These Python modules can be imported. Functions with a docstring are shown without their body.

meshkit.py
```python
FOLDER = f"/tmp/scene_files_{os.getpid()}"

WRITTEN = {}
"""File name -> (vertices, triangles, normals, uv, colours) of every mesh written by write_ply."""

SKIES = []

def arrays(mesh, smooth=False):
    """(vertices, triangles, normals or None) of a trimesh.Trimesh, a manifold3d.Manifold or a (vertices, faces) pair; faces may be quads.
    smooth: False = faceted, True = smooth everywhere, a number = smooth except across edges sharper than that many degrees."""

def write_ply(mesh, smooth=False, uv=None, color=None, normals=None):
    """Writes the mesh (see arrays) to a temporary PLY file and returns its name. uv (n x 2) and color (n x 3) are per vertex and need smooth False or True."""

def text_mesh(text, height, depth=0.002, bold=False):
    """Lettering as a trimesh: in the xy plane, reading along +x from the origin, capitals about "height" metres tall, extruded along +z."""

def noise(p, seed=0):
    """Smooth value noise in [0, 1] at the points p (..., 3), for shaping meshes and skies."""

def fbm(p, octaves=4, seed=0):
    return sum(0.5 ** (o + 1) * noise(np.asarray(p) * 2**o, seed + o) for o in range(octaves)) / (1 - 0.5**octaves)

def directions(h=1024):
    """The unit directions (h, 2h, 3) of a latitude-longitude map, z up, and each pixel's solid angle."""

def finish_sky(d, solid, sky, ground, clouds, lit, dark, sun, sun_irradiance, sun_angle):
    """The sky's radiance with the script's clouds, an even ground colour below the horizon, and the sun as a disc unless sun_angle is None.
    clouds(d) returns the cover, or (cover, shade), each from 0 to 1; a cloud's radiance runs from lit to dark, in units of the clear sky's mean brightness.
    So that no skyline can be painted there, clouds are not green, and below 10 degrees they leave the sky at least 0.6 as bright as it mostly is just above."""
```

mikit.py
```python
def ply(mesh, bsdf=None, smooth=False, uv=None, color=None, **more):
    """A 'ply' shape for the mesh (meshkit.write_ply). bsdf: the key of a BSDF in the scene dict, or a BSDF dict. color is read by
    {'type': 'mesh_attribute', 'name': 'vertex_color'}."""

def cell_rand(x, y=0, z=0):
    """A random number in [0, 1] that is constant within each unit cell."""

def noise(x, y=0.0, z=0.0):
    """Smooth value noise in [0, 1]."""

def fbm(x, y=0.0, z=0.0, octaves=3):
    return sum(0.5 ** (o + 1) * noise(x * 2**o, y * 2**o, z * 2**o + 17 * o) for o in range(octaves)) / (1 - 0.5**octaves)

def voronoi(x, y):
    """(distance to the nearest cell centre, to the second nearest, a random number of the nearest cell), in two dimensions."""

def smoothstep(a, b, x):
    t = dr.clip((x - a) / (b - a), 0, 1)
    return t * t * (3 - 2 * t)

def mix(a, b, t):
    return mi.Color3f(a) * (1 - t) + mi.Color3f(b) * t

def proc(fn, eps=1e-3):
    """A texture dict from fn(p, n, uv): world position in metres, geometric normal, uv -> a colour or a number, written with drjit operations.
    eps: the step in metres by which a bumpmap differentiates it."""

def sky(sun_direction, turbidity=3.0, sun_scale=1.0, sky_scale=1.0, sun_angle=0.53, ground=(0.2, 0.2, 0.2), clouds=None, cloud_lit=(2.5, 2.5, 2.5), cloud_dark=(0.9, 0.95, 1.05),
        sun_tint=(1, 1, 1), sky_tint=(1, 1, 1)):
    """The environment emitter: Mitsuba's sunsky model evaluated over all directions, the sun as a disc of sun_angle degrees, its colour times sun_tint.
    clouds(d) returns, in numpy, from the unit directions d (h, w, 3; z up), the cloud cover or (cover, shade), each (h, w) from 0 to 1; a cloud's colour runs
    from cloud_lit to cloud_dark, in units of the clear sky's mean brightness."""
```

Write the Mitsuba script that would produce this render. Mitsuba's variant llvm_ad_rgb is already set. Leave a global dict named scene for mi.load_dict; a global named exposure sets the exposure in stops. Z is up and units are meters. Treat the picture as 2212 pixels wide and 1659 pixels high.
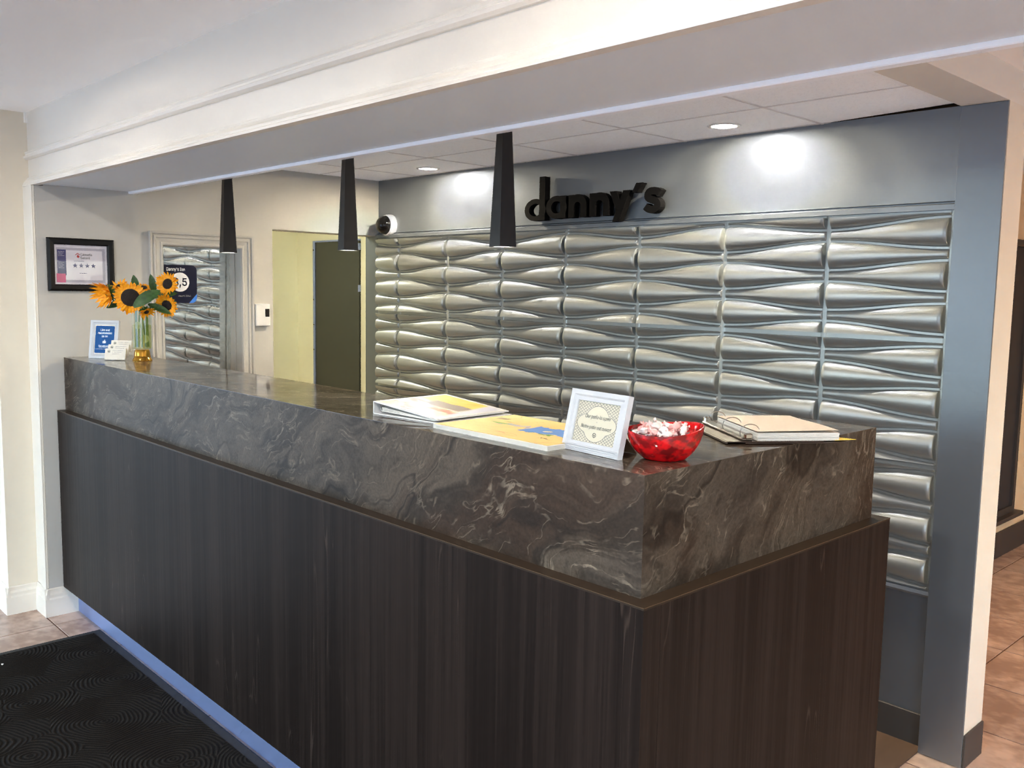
import math, random
import numpy as np, trimesh
import drjit as dr
import mitsuba as mi
import mikit, meshkit
from mikit import proc, noise, fbm, smoothstep, mix, ply
from shapely.geometry import Polygon, box as sbox, Point, LineString
from shapely.ops import unary_union
from shapely import affinity

random.seed(7); rng = np.random.default_rng(7)
T = mi.ScalarTransform4f
scene, labels = {}, {}

# ------------------------------------------------------------------ camera, sky, light, exposure
exposure = 0.68
CAM = np.array([1.110, -1.427, 1.660])
FWD = np.array([-0.7214, 0.6845, -0.1050]); UP = np.array([-0.0878, 0.0598, 0.9943])
scene['camera'] = {'type': 'perspective', 'fov': 59.311, 'fov_axis': 'x', 'near_clip': 0.05, 'far_clip': 200.0,
                   'to_world': T().look_at(origin=CAM.tolist(), target=(CAM + FWD).tolist(), up=UP.tolist())}
SKY = 32.0
scene['sky'] = mikit.sky([0.5, 0.8, 0.6], turbidity=3.0, sun_scale=0.0, sky_scale=SKY, sun_angle=None, ground=(0.52, 0.52, 0.53), sky_tint=(1.13, 1.02, 0.92))
WARM, COOLW = np.array([1.0, 0.85, 0.60]), np.array([1.0, 0.95, 0.88])
L_RECEPTION, L_LOBBY, L_PENDANT, L_HALL, L_CORRIDOR = 1400.0, 570.0, 30.0, 25.0, 620.0

def emitter(rgb):
    return {'type': 'area', 'radiance': {'type': 'rgb', 'value': [float(x) for x in rgb]}}

# ------------------------------------------------------------------ materials
def rgb(c): return {'type': 'rgb', 'value': [float(x) for x in c]}
def srgb(r, g, b): return [((x / 255 + 0.055) / 1.055) ** 2.4 if x > 10 else x / 255 / 12.92 for x in (r, g, b)]
def tex(c): return proc(c) if callable(c) else rgb(c)
def mat(name, color, rough=0.5, metal=0.0, spec=0.5, coat=0.0, bump=None, **more):
    d = {'type': 'principled', 'base_color': tex(color), 'roughness': rough, 'metallic': metal, 'specular': spec, **more}
    if coat: d.update(clearcoat=coat, clearcoat_gloss=0.95)
    if bump: d = {'type': 'bumpmap', 'arbitrary': proc(bump[0], eps=bump[2]), 'scale': bump[1], 'bsdf': d}
    scene[name] = {'type': 'twosided', 'bsdf': d}
    return name

def facecoord(p, n):
    ax, ay = dr.abs(n.x), dr.abs(n.y)
    u = dr.select(ax > 0.7, p.y + 3.1, p.x)
    v = dr.select((ax <= 0.7) & (ay <= 0.7), p.y + 1.7, p.z)
    return u, v
def stone_fn(p, n, uv):
    u, v = facecoord(p, n)
    side = dr.abs(n.x) > 0.7
    ca, sa = dr.select(side, math.cos(0.85), math.cos(0.48)), dr.select(side, math.sin(0.85), math.sin(0.48))
    s, t = u * ca + v * sa, v * ca - u * sa
    wx = fbm(u * 3.1, v * 3.1, 4.0, 4) - 0.5
    wy = fbm(u * 3.3 + 9.0, v * 3.3, 1.0, 4) - 0.5
    s2, t2 = s + 0.34 * wx, t + 0.30 * wy
    band = fbm(s2 * 4.0, t2 * 15.0, 0.0, 5)
    cloud = fbm(s2 * 2.2 + 5, t2 * 5.0, 7.0, 4)
    fine = fbm(s2 * 40, t2 * 120, 2.0, 3)
    ripple = fbm(s2 * 14, t2 * 60, 17.0, 4)
    grit = fbm(u * 190, v * 190, 5.0, 3)
    c = mix(srgb(82, 69, 58), srgb(128, 113, 98), smoothstep(0.34, 0.64, band))
    c = mix(c, mi.Color3f(srgb(116, 106, 97)), 0.45 * smoothstep(0.48, 0.70, cloud))
    c = mix(c, mi.Color3f(srgb(92, 68, 53)), 0.60 * smoothstep(0.52, 0.30, cloud))
    ridge = 1.0 - dr.abs(2 * fbm(s2 * 1.9 + 3, t2 * 7.0, 3.0, 4) - 1.0)
    patch = smoothstep(0.42, 0.60, fbm(u * 5, v * 5, 9.0, 2))
    c = mix(c, mi.Color3f(srgb(52, 43, 37)), 0.70 * smoothstep(0.93, 0.99, ridge) * smoothstep(0.40, 0.62, fbm(u * 4, v * 4, 20.0, 2)))
    wob = 0.25 * (fbm(u * 38, v * 38, 31.0, 3) - 0.5)
    r2 = 1.0 - dr.abs(2 * fbm(s2 * 4.6 + 3.03 + 0.15 * wob, t2 * 19 + wob, 3.0, 5) - 1.0)
    brk = smoothstep(0.40, 0.66, fbm(u * 30, v * 30, 41.0, 3))
    c = mix(c, mi.Color3f(srgb(216, 200, 178)), 0.62 * smoothstep(0.945, 0.995, r2) * patch * (0.25 + 0.75 * brk))
    r3 = 1.0 - dr.abs(2 * fbm(s2 * 9.0 + 9, t2 * 42.0 + 2.5 * wob, 8.0, 3) - 1.0)
    c = mix(c, mi.Color3f(srgb(180, 164, 144)), 0.55 * smoothstep(0.90, 1.0, r3) * brk)
    return c * 0.27 * (0.30 + 0.36 * fine + 0.56 * grit + 0.52 * ripple)
def wood_fn(p, n, uv):
    u = dr.select(dr.abs(n.x) > 0.7, p.y + 2.3, p.x)
    z = p.z + 0.03 * (noise(u * 6, p.z * 1.3, 0.0) - 0.5)
    w = u + 0.006 * (fbm(u * 9, z * 2.2, 3.0, 3) - 0.5)
    streak = fbm(w * 90, z * 0.9, 0.0, 5)
    fine = fbm(w * 520, z * 6, 3.0, 2)
    wide = fbm(w * 9, z * 0.4, 8.0, 3)
    c = mix(srgb(42, 34, 31), srgb(60, 50, 46), smoothstep(0.35, 0.70, 0.5 * streak + 0.5 * wide))
    th = smoothstep(0.975, 1.0, 1 - dr.abs(2 * fbm(w * 30, z * 1.4, 5.0, 2) - 1)) * smoothstep(0.50, 0.66, fbm(w * 7, z * 1.4, 2.0, 2))
    c = mix(c, mi.Color3f(srgb(92, 79, 72)), 0.65 * th)
    return c * mi.Color3f(0.39, 0.37, 0.36) * (0.74 + 0.46 * fine)
def tile_fn(p, n, uv):
    a = fbm(p.x * 4.5, p.y * 4.5, 0.0, 4); b = fbm(p.x * 22, p.y * 30, 3.0, 3)
    k = mikit.cell_rand(dr.floor((p.x + 0.25) / 0.4596), dr.floor((p.y + 0.119) / 0.4596), 1.0)
    c = mix(srgb(150, 124, 110), srgb(190, 166, 150), smoothstep(0.3, 0.7, 0.6 * a + 0.4 * b))
    return c * (0.88 + 0.18 * k)
def ceil_tile_fn(p, n, uv):
    s = smoothstep(0.60, 0.74, fbm(p.x * 260, p.y * 260, 0.0, 2))
    return mi.Color3f(0.91, 0.925, 0.94) * (1 - 0.10 * s)
def matfield(p):
    # swirling fans of ridges, like raked sand
    sz = 0.30
    best, h = mi.Float(9.0), mi.Float(0.0)
    cx0, cy0 = dr.floor(p.x / sz), dr.floor(p.y / sz)
    for i in (-1, 0, 1):
        for j in (-1, 0, 1):
            cx, cy = cx0 + i, cy0 + j
            ox, oy = (cx + mikit.cell_rand(cx, cy, 1.0)) * sz, (cy + mikit.cell_rand(cx, cy, 2.0)) * sz
            dx, dy = p.x - ox, p.y - oy
            r = dr.sqrt(dx * dx + dy * dy + 1e-6)
            key = r * (0.7 + 0.6 * mikit.cell_rand(cx, cy, 5.0))
            hh = 0.5 + 0.5 * dr.sin((r + 0.035 * (fbm(p.x * 9, p.y * 9, 2.0, 2) - 0.5)) * 2 * math.pi / 0.016)
            h = dr.select(key < best, hh, h); best = dr.minimum(best, key)
    return h
def mat_fn(p, n, uv):
    h = matfield(p)
    g = fbm(p.x * 300, p.y * 300, 0.0, 2)
    return mi.Color3f(srgb(36, 33, 30)) * (0.45 + 0.55 * h) * (0.75 + 0.5 * g)
def mat_bump(p, n, uv): return matfield(p)
def plaster_bump(p, n, uv): return fbm(p.x * 90 + p.y * 60, p.z * 90, p.y * 40, 2)

mat('m_white', srgb(218, 211, 199), 0.45)
mat('m_lip', srgb(248, 248, 250), 0.35)
mat('m_ceiling', srgb(238, 235, 230), 0.8)
mat('m_greige', srgb(178, 175, 170), 0.6)
mat('m_cream', srgb(216, 206, 188), 0.6)
mat('m_corridor', srgb(222, 196, 158), 0.6)
mat('m_yellow', srgb(222, 220, 196), 0.6)
mat('m_silver', srgb(120, 127, 136), 0.43, metal=0.8, bump=(plaster_bump, 0.0006, 2e-3))
mat('m_panel', srgb(158, 162, 163), 0.39, metal=0.74)
mat('m_aluminium_skytint', srgb(140, 154, 198), 0.50, metal=0.75)  # blue sky reflection on the kick plate put into the base colour
mat('m_chrome', srgb(200, 198, 192), 0.15, metal=1.0)
mat('m_stone', stone_fn, 0.40, spec=0.16)
mat('m_stone_top', lambda p, n, uv: stone_fn(p, n, uv) * 1.1, 0.07, spec=0.75, coat=0.5)
mat('m_wood', wood_fn, 0.45, spec=0.08)
mat('m_ledge', srgb(40, 31, 23), 0.4, spec=0.2)
mat('m_edge', srgb(70, 54, 38), 0.5, spec=0.2)
mat('m_tile', tile_fn, 0.35, spec=0.4)
mat('m_grout', srgb(92, 66, 52), 0.8)
mat('m_ctile', ceil_tile_fn, 0.9)
mat('m_grid', srgb(214, 212, 212), 0.6)
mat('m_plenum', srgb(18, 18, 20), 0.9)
mat('m_rubber', srgb(34, 33, 32), 0.7)
mat('m_mat', mat_fn, 0.95, spec=0.1, bump=(mat_bump, 0.006, 1.5e-3))
mat('m_darkbase', srgb(56, 52, 50), 0.5)
mat('m_darkdoor', srgb(44, 46, 41), 0.5)
mat('m_black', srgb(16, 15, 15), 0.4, spec=0.2)
mat('m_blackletter', (0.0035, 0.0035, 0.004), 0.7, spec=0.03)
mat('m_lamp', srgb(22, 21, 22), 0.45, spec=0.3)
mat('m_lampin', srgb(225, 215, 200), 0.5)
mat('m_blackgloss', srgb(7, 7, 8), 0.03, spec=0.3)
mat('m_plastic', srgb(210, 209, 208), 0.4)
mat('m_photoframe', srgb(186, 188, 192), 0.35)
mat('m_paper', srgb(216, 213, 205), 0.7)
mat('m_card', srgb(220, 214, 202), 0.6)
mat('m_ink', srgb(60, 58, 56), 0.7)
mat('m_inkgrey', srgb(150, 150, 150), 0.7)
mat('m_bluesign', srgb(26, 76, 136), 0.5, spec=0.2)
mat('m_whiteprint', srgb(245, 246, 250), 0.5)
mat('m_navy', srgb(9, 13, 40), 0.45, spec=0.15)
mat('m_bluecorner', srgb(40, 110, 200), 0.4)
mat('m_certgrey', srgb(150, 146, 160), 0.5)
mat('m_certdark', srgb(46, 44, 92), 0.5)
mat('m_certpaper', srgb(190, 186, 196), 0.5)
mat('m_certmag', srgb(170, 24, 96), 0.5)
mat('m_redprint', srgb(150, 40, 40), 0.6)
mat('m_gold', srgb(214, 160, 66), 0.14, metal=1.0)
mat('m_petal', proc_petal := (lambda p, n, uv: mix(srgb(234, 166, 6), srgb(214, 128, 3), noise(p.x * 160, p.y * 160, p.z * 160))), 0.6)
mat('m_disc', lambda p, n, uv: mix(srgb(18, 10, 8), srgb(46, 28, 16), smoothstep(0.55, 0.8, noise(p.x * 420, p.y * 420, p.z * 420))), 0.9)
mat('m_green', lambda p, n, uv: mix(srgb(24, 52, 18), srgb(52, 86, 34), noise(p.x * 90, p.y * 90, p.z * 90)), 0.55)
mat('m_stem', srgb(96, 124, 60), 0.5)
mat('m_lime', srgb(150, 158, 108), 0.5)
mat('m_limerind', srgb(176, 184, 140), 0.5)
mat('m_red', lambda p, n, uv: mix(srgb(112, 2, 8), srgb(196, 6, 16), smoothstep(0.35, 0.65, fbm(p.x * 60, p.y * 60, p.z * 60, 3))), 0.08, spec=0.6, coat=0.9)
mat('m_candyA', srgb(244, 226, 222), 0.25)
mat('m_candyB', srgb(228, 178, 174), 0.25)
mat('m_candyC', srgb(250, 244, 240), 0.2)
mat('m_binderwhite', srgb(206, 206, 206), 0.35)
mat('m_bindercover', srgb(46, 34, 28), 0.4)
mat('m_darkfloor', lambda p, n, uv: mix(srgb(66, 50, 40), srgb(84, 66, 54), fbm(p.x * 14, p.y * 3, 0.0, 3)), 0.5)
mat('m_soffit', srgb(214, 220, 224), 0.5)  # cooler than the beam white, colour offsets warm floor bounce
mat('m_page', srgb(190, 177, 162), 0.7)
mat('m_tab', srgb(232, 196, 70), 0.5)
mat('m_brown', srgb(96, 72, 52), 0.6)
mat('m_bounce_block', srgb(74, 62, 52), 0.4)  # for the added dark board behind the counter
mat('m_chair', srgb(40, 40, 44), 0.6)
scene['m_mirror'] = {'type': 'twosided', 'bsdf': {'type': 'conductor', 'specular_reflectance': rgb((0.86, 0.90, 0.89))}}
scene['m_glass'] = {'type': 'thindielectric', 'int_ior': 1.6, 'specular_transmittance': rgb((0.90, 0.92, 0.80))}
scene['m_water'] = {'type': 'thindielectric', 'int_ior': 1.2, 'specular_transmittance': rgb((0.86, 0.86, 0.62))}
scene['m_acrylic'] = {'type': 'thindielectric', 'int_ior': 1.49}
scene['m_pane'] = {'type': 'thindielectric', 'int_ior': 1.22}

def map_fn(p, n, uv):
    x, y = uv.x, uv.y
    w = fbm(x * 7, y * 6, 0.0, 4)
    c = mix(srgb(250, 214, 130), srgb(240, 196, 120), w)
    c = mix(c, mi.Color3f(srgb(250, 240, 170)), 0.7 * smoothstep(0.55, 1.0, y + 0.4 * (w - 0.5)) * smoothstep(0.6, 0.1, x))
    yy = y + 0.22 * (fbm(x * 9, 3.0, 0.0, 3) - 0.5)
    lake = smoothstep(0.17, 0.14, dr.abs(yy - 0.50)) * smoothstep(0.47, 0.51, x + 0.05 * (w - 0.5))
    river = smoothstep(0.045, 0.025, dr.abs(yy - 0.46 + 0.1 * (x - 0.5))) * smoothstep(0.22, 0.26, x) * smoothstep(0.56, 0.5, x)
    isl = smoothstep(0.045, 0.035, dr.sqrt(dr.square((x - 0.66) * 1.2) + dr.square(y - 0.50)))
    c = mix(c, mi.Color3f(srgb(70, 130, 200)), dr.maximum(lake, 0.55 * river))
    c = mix(c, mi.Color3f(srgb(230, 220, 190)), isl * 0.6)
    park = smoothstep(0.1, 0.07, dr.abs(y - 0.56) + 0.5 * dr.abs(x - 0.22)) * smoothstep(0.03, 0.05, dr.abs(y - 0.58))
    c = mix(c, mi.Color3f(srgb(110, 160, 60)), 0.9 * park)
    park2 = smoothstep(0.06, 0.03, dr.abs(y - 0.37) + 0.2 * dr.abs(x - 0.80)) * smoothstep(0.5, 0.6, fbm(x * 20, y * 20, 0.0, 2))
    c = mix(c, mi.Color3f(srgb(90, 140, 70)), park2)
    box1 = smoothstep(0.045, 0.04, dr.abs(y - 0.72)) * smoothstep(0.055, 0.05, dr.abs(x - 0.10))
    c = mix(c, mi.Color3f(srgb(120, 100, 80)), 0.75 * box1)
    road = smoothstep(0.985, 0.998, 1 - dr.abs(2 * fbm(x * 4 + 2, y * 4, 6.0, 2) - 1))
    c = mix(c, mi.Color3f(srgb(200, 120, 70)), 0.5 * road * smoothstep(0.1, 0.02, lake))
    townx = smoothstep(0.03, 0.0, dr.abs(y - 0.22)) * smoothstep(0.07, 0.03, dr.abs(x - 0.83)) * smoothstep(0.5, 0.6, noise(x * 70, y * 60, 0.0))
    return mix(c, mi.Color3f(srgb(90, 50, 40)), townx)
mat('m_map', lambda p, n, uv: map_fn(p, n, uv) * 0.62, 0.5)
def cover_fn(p, n, uv):
    x, y = uv.x, uv.y
    w = fbm(x * 5, y * 9, 1.0, 4)
    base = mix(srgb(246, 226, 188), srgb(206, 128, 104), smoothstep(0.42, 0.62, w))
    st = smoothstep(0.9, 0.97, 1 - dr.abs(2 * fbm(x * 2 + 4, y * 6, 2.0, 3) - 1))
    base = mix(base, mi.Color3f(srgb(250, 240, 225)), st)
    ye = mix(srgb(246, 226, 110), srgb(240, 200, 60), fbm(x * 8, y * 14, 5.0, 2))
    base = mix(base, ye, smoothstep(0.52, 0.6, y + 0.12 * (w - 0.5)))
    gr = smoothstep(0.12, 0.09, dr.abs(y - 0.56 - 0.1 * (w - 0.5))) * smoothstep(0.2, 0.3, x) * smoothstep(0.86, 0.78, x)
    base = mix(base, mi.Color3f(srgb(150, 132, 120)), gr)
    sky_ = smoothstep(0.80, 0.88, x + 0.2 * (y - 0.5))
    base = mix(base, mi.Color3f(srgb(226, 226, 240)), sky_)
    edge = dr.minimum(dr.minimum(x, 1 - x), dr.minimum(y, 1 - y))
    return mix(mi.Color3f(srgb(244, 242, 236)), base, smoothstep(0.03, 0.05, edge))
mat('m_cover', lambda p, n, uv: cover_fn(p, n, uv) * 0.62, 0.25)
def lattice_fn(p, n, uv):
    # printed lattice round a blank cartouche; uv in [0,1] on the sheet
    x, y = uv.x, uv.y
    f = 13.0
    a, b = x * f * 1.0 + y * f, x * f * 1.0 - y * f
    l1 = dr.abs(a - dr.round(a)); l2 = dr.abs(b - dr.round(b))
    line = dr.maximum(smoothstep(0.13, 0.07, l1), smoothstep(0.13, 0.07, l2))
    ex = dr.sqrt(dr.square((x - 0.5) / 0.46) + dr.square((y - 0.47) / 0.27))
    ey = dr.sqrt(dr.square((x - 0.5) / 0.30) + dr.square((y - 0.47) / 0.43))
    d = dr.minimum(ex, ey)
    line = line * smoothstep(1.0, 1.02, d)
    rim = smoothstep(0.022, 0.010, dr.abs(d - 1.0))
    return mix(srgb(196, 190, 170), srgb(70, 72, 80), dr.maximum(0.75 * line, 0.8 * rim))
mat('m_lattice', lattice_fn, 0.6)

# ------------------------------------------------------------------ mesh helpers
def cat(ms): return trimesh.util.concatenate(ms)
def box(x0, x1, y0, y1, z0, z1):
    m = trimesh.creation.box(extents=(x1 - x0, y1 - y0, z1 - z0)); m.apply_translation(((x0 + x1) / 2, (y0 + y1) / 2, (z0 + z1) / 2)); return m
def cbox(x0, x1, y0, y1, z0, z1, c=0.002):
    pts = []
    for sx in (0, 1):
        for sy in (0, 1):
            for sz in (0, 1):
                P = np.array([(x0, x1)[sx], (y0, y1)[sy], (z0, z1)[sz]], float)
                d = np.array([1 - 2 * sx, 1 - 2 * sy, 1 - 2 * sz]) * c
                for k in range(3):
                    q = P + d; q[k] = P[k]; pts.append(q)
    return trimesh.convex.convex_hull(np.array(pts))
def extrude(poly, h):
    gs = getattr(poly, 'geoms', [poly])
    return cat([trimesh.creation.extrude_polygon(g, h, engine='earcut') for g in gs])
def frame_m(o, r, u, n=None):
    r, u = np.array(r, float), np.array(u, float); n = np.cross(r, u) if n is None else np.array(n, float)
    M = np.eye(4); M[:3, 0], M[:3, 1], M[:3, 2], M[:3, 3] = r, u, n, o; return M
def moved(m, M): m = m.copy(); m.apply_transform(M); return m
def along_x(prof, x0, x1):      # prof: (y, z) points
    m = extrude(Polygon(prof), x1 - x0); return moved(m, frame_m((x0, 0, 0), (0, 1, 0), (0, 0, 1)))
def along_y(prof, y0, y1):      # prof: (x, z) points
    m = extrude(Polygon(prof), y1 - y0); return moved(m, frame_m((0, y1, 0), (1, 0, 0), (0, 0, 1)))
def mitred(x0, x1, y0, y1, prof):
    """A mitred picture-frame loop in the xy plane round the inner rectangle; prof: (outward offset, height) points, closed."""
    k = len(prof); v, f = [], []
    for cx, cy, sx, sy in ((x0, y0, -1, -1), (x1, y0, 1, -1), (x1, y1, 1, 1), (x0, y1, -1, 1)):
        v += [(cx + sx * o, cy + sy * o, h) for o, h in prof]
    for a in range(4):
        b = (a + 1) % 4
        for i in range(k):
            j = (i + 1) % k
            f += [(a * k + i, b * k + i, b * k + j), (a * k + i, b * k + j, a * k + j)]
    m = trimesh.Trimesh(v, f, process=False); trimesh.repair.fix_normals(m)
    if m.volume < 0: m.invert()
    return m
def lathe(prof, seg=40): return trimesh.creation.revolve(np.array(prof, float), sections=seg)
def tube(pts, r, seg=8, closed=False):
    pts = np.array(pts, float); n = len(pts); rr = np.broadcast_to(np.asarray(r, float), (n,))
    v, f = [], []; ref = np.array([0.13, 0.27, 0.95])
    for i in range(n):
        t = pts[(i + 1) % n] - pts[i - 1] if closed else pts[min(i + 1, n - 1)] - pts[max(i - 1, 0)]
        t /= np.linalg.norm(t) + 1e-12; a = np.cross(t, ref); a /= np.linalg.norm(a) + 1e-12; b = np.cross(t, a)
        v += [pts[i] + rr[i] * (math.cos(q) * a + math.sin(q) * b) for q in np.arange(seg) * 2 * math.pi / seg]
    for i in range(n if closed else n - 1):
        j = (i + 1) % n
        for k in range(seg):
            l = (k + 1) % seg
            f += [(i * seg + k, i * seg + l, j * seg + l), (i * seg + k, j * seg + l, j * seg + k)]
    if not closed:
        v += [pts[0], pts[-1]]
        for k in range(seg):
            l = (k + 1) % seg
            f += [(n * seg, l, k), (n * seg + 1, (n - 1) * seg + k, (n - 1) * seg + l)]
    m = trimesh.Trimesh(v, f, process=False)
    if m.volume < 0: m.invert()
    return m
def text(s, h, depth=0.0006, bold=False, width=None, italic=0.0, center=False):
    m = meshkit.text_mesh(s, h, depth, bold)
    w = m.bounds[1][0]
    if italic: m.vertices[:, 0] += italic * m.vertices[:, 1]
    if width: m.vertices[:, 0] *= width / w; w = width
    if center: m.vertices[:, 0] -= w / 2
    return m

# ------------------------------------------------------------------ scene entry helpers
def key_for(base):
    if base not in scene and base not in taken: taken.add(base); return base
    i = 1
    while f'{base}_{i:03d}' in scene or f'{base}_{i:03d}' in taken: i += 1
    k = f'{base}_{i:03d}'; taken.add(k); return k
taken = set()
def thing(name, label, category, group=None, kind=None):
    k = key_for(name); labels[k] = {'label': label}
    if category: labels[k]['category'] = category
    if group: labels[k]['group'] = group
    if kind: labels[k]['kind'] = kind
    return k
def part(parent, name, mesh, bsdf, smooth=False, label=None, kind=None, M=None, uv=None, **more):
    k = key_for(parent + '__' + name)
    if M is not None: mesh = moved(mesh, M)
    scene[k] = ply(mesh, bsdf, smooth=smooth, uv=uv, **more)
    if label or kind: labels[k] = {**({'label': label} if label else {}), **({'kind': kind} if kind else {})}
    return k
def shared(parent, name, shape, M):
    k = key_for(parent + '__' + name); scene[k] = {**shape, 'to_world': T(np.asarray(M, float).tolist())}; return k
def single(name, mesh, bsdf, label, category, smooth=False, group=None, kind=None, **more):
    k = thing(name, label, category, group, kind); scene[k] = ply(mesh, bsdf, smooth=smooth, **more); return k
def struct(name, mesh, bsdf, label, smooth=False):
    return single(name, mesh, bsdf, label, None, smooth, kind='structure')

# ------------------------------------------------------------------ dimensions (metres; x along the desk, y into the reception, z up)
XD, W, ZC, H1, H2 = -3.6035, 1.873, 2.312, 1.2904, 1.0327
DL, DD, OV, DD2, ZB, YK = 3.586, 1.0416, 0.038, 1.078, 0.142, 0.030
XPL, XPR, YP = -0.123, 0.0275, 1.822
YB1, YB2, ZBM = -0.078, 0.363, 2.119
ZL = 2.468
WT = 0.1415                          # wall thickness

# ------------------------------------------------------------------ large structure
# floor: grout bed and tiles
fl = struct('floor', box(-7.2, 4.2, -5.2, 7.2, -0.12, -0.003), 'm_grout', 'terracotta coloured square ceramic tile floor with brown grout')
TS, TX, TY = 0.4596, -0.25, -0.119
tile = ply(cbox(0.003, TS - 0.003, 0.003, TS - 0.003, -0.010, 0.0, 0.0015), 'm_tile')
field = []
for i in range(-15, 10):
    for j in range(-11, 16):
        x, y = TX + i * TS, TY + j * TS
        M = np.eye(4); M[:3, 3] = x, y, 0
        if (-4.6 < x < -3.0 and -1.3 < y < 0.3) or (-1.4 < x < 1.2 and 0.5 < y < 6.2): shared(fl, 'tile', tile, M)
        elif x > -7.2 and x < 3.8 and y > -5.1 and y < 6.8: field.append(box(x + 0.003, x + TS - 0.003, y + 0.003, y + TS - 0.003, -0.01, 0.0))
part(fl, 'tile_field', cat(field), 'm_tile', kind='stuff')

struct('floor_reception', box(XD + 0.001, XPL - 0.002, 0.33, W - 0.001, 0.0003, 0.004), 'm_darkfloor', 'dark brown layer over the floor behind the reception desk')  # thin dark brown slab over the tiles
# back wall with the silver paint, its end forms the jamb of the staff doorway
wb = struct('wall_back', box(XD - WT, XPL + 0.02, W, W + 0.12, 0, 2.3135), 'm_silver', 'silver painted wall behind the reception desk')
struct('wall_right', box(XPL, XPR, YP, W + 0.118, 0, 2.301), 'm_cream', 'cream painted end of the back wall beside the corridor')
part('wall_right', 'front_facing', cbox(XPL, XPR - 0.001, YP - 0.008, YP, 0.004, 2.300, 0.001), 'm_silver', label='silver painted front face')
struct('bulkhead', box(XPL, XPR, YB2 - 0.02, W + 0.118, 2.301, 2.9), 'm_white', 'plain header over the opening between reception and corridor')
# left wall of the reception: openings for the mirror and for the staff doorway
MY0, MY1, MZ0, MZ1 = 0.508, 0.942, 0.95, 1.856
DY0, ZD = 1.1405, 1.975
segs = [(-0.0994, MY0, 0, 2.112), (-0.06, MY0, 2.112, 2.60), (MY0, MY1, 0, MZ0), (MY0, MY1, MZ1, 2.60), (MY1, DY0, 0, 2.60), (DY0, W, ZD, 2.60)]
struct('wall_left', cat([box(XD - WT, XD, a, b, c, d) for a, b, c, d in segs]), 'm_greige', 'greige painted left wall of the reception with mirror and doorway')
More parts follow.
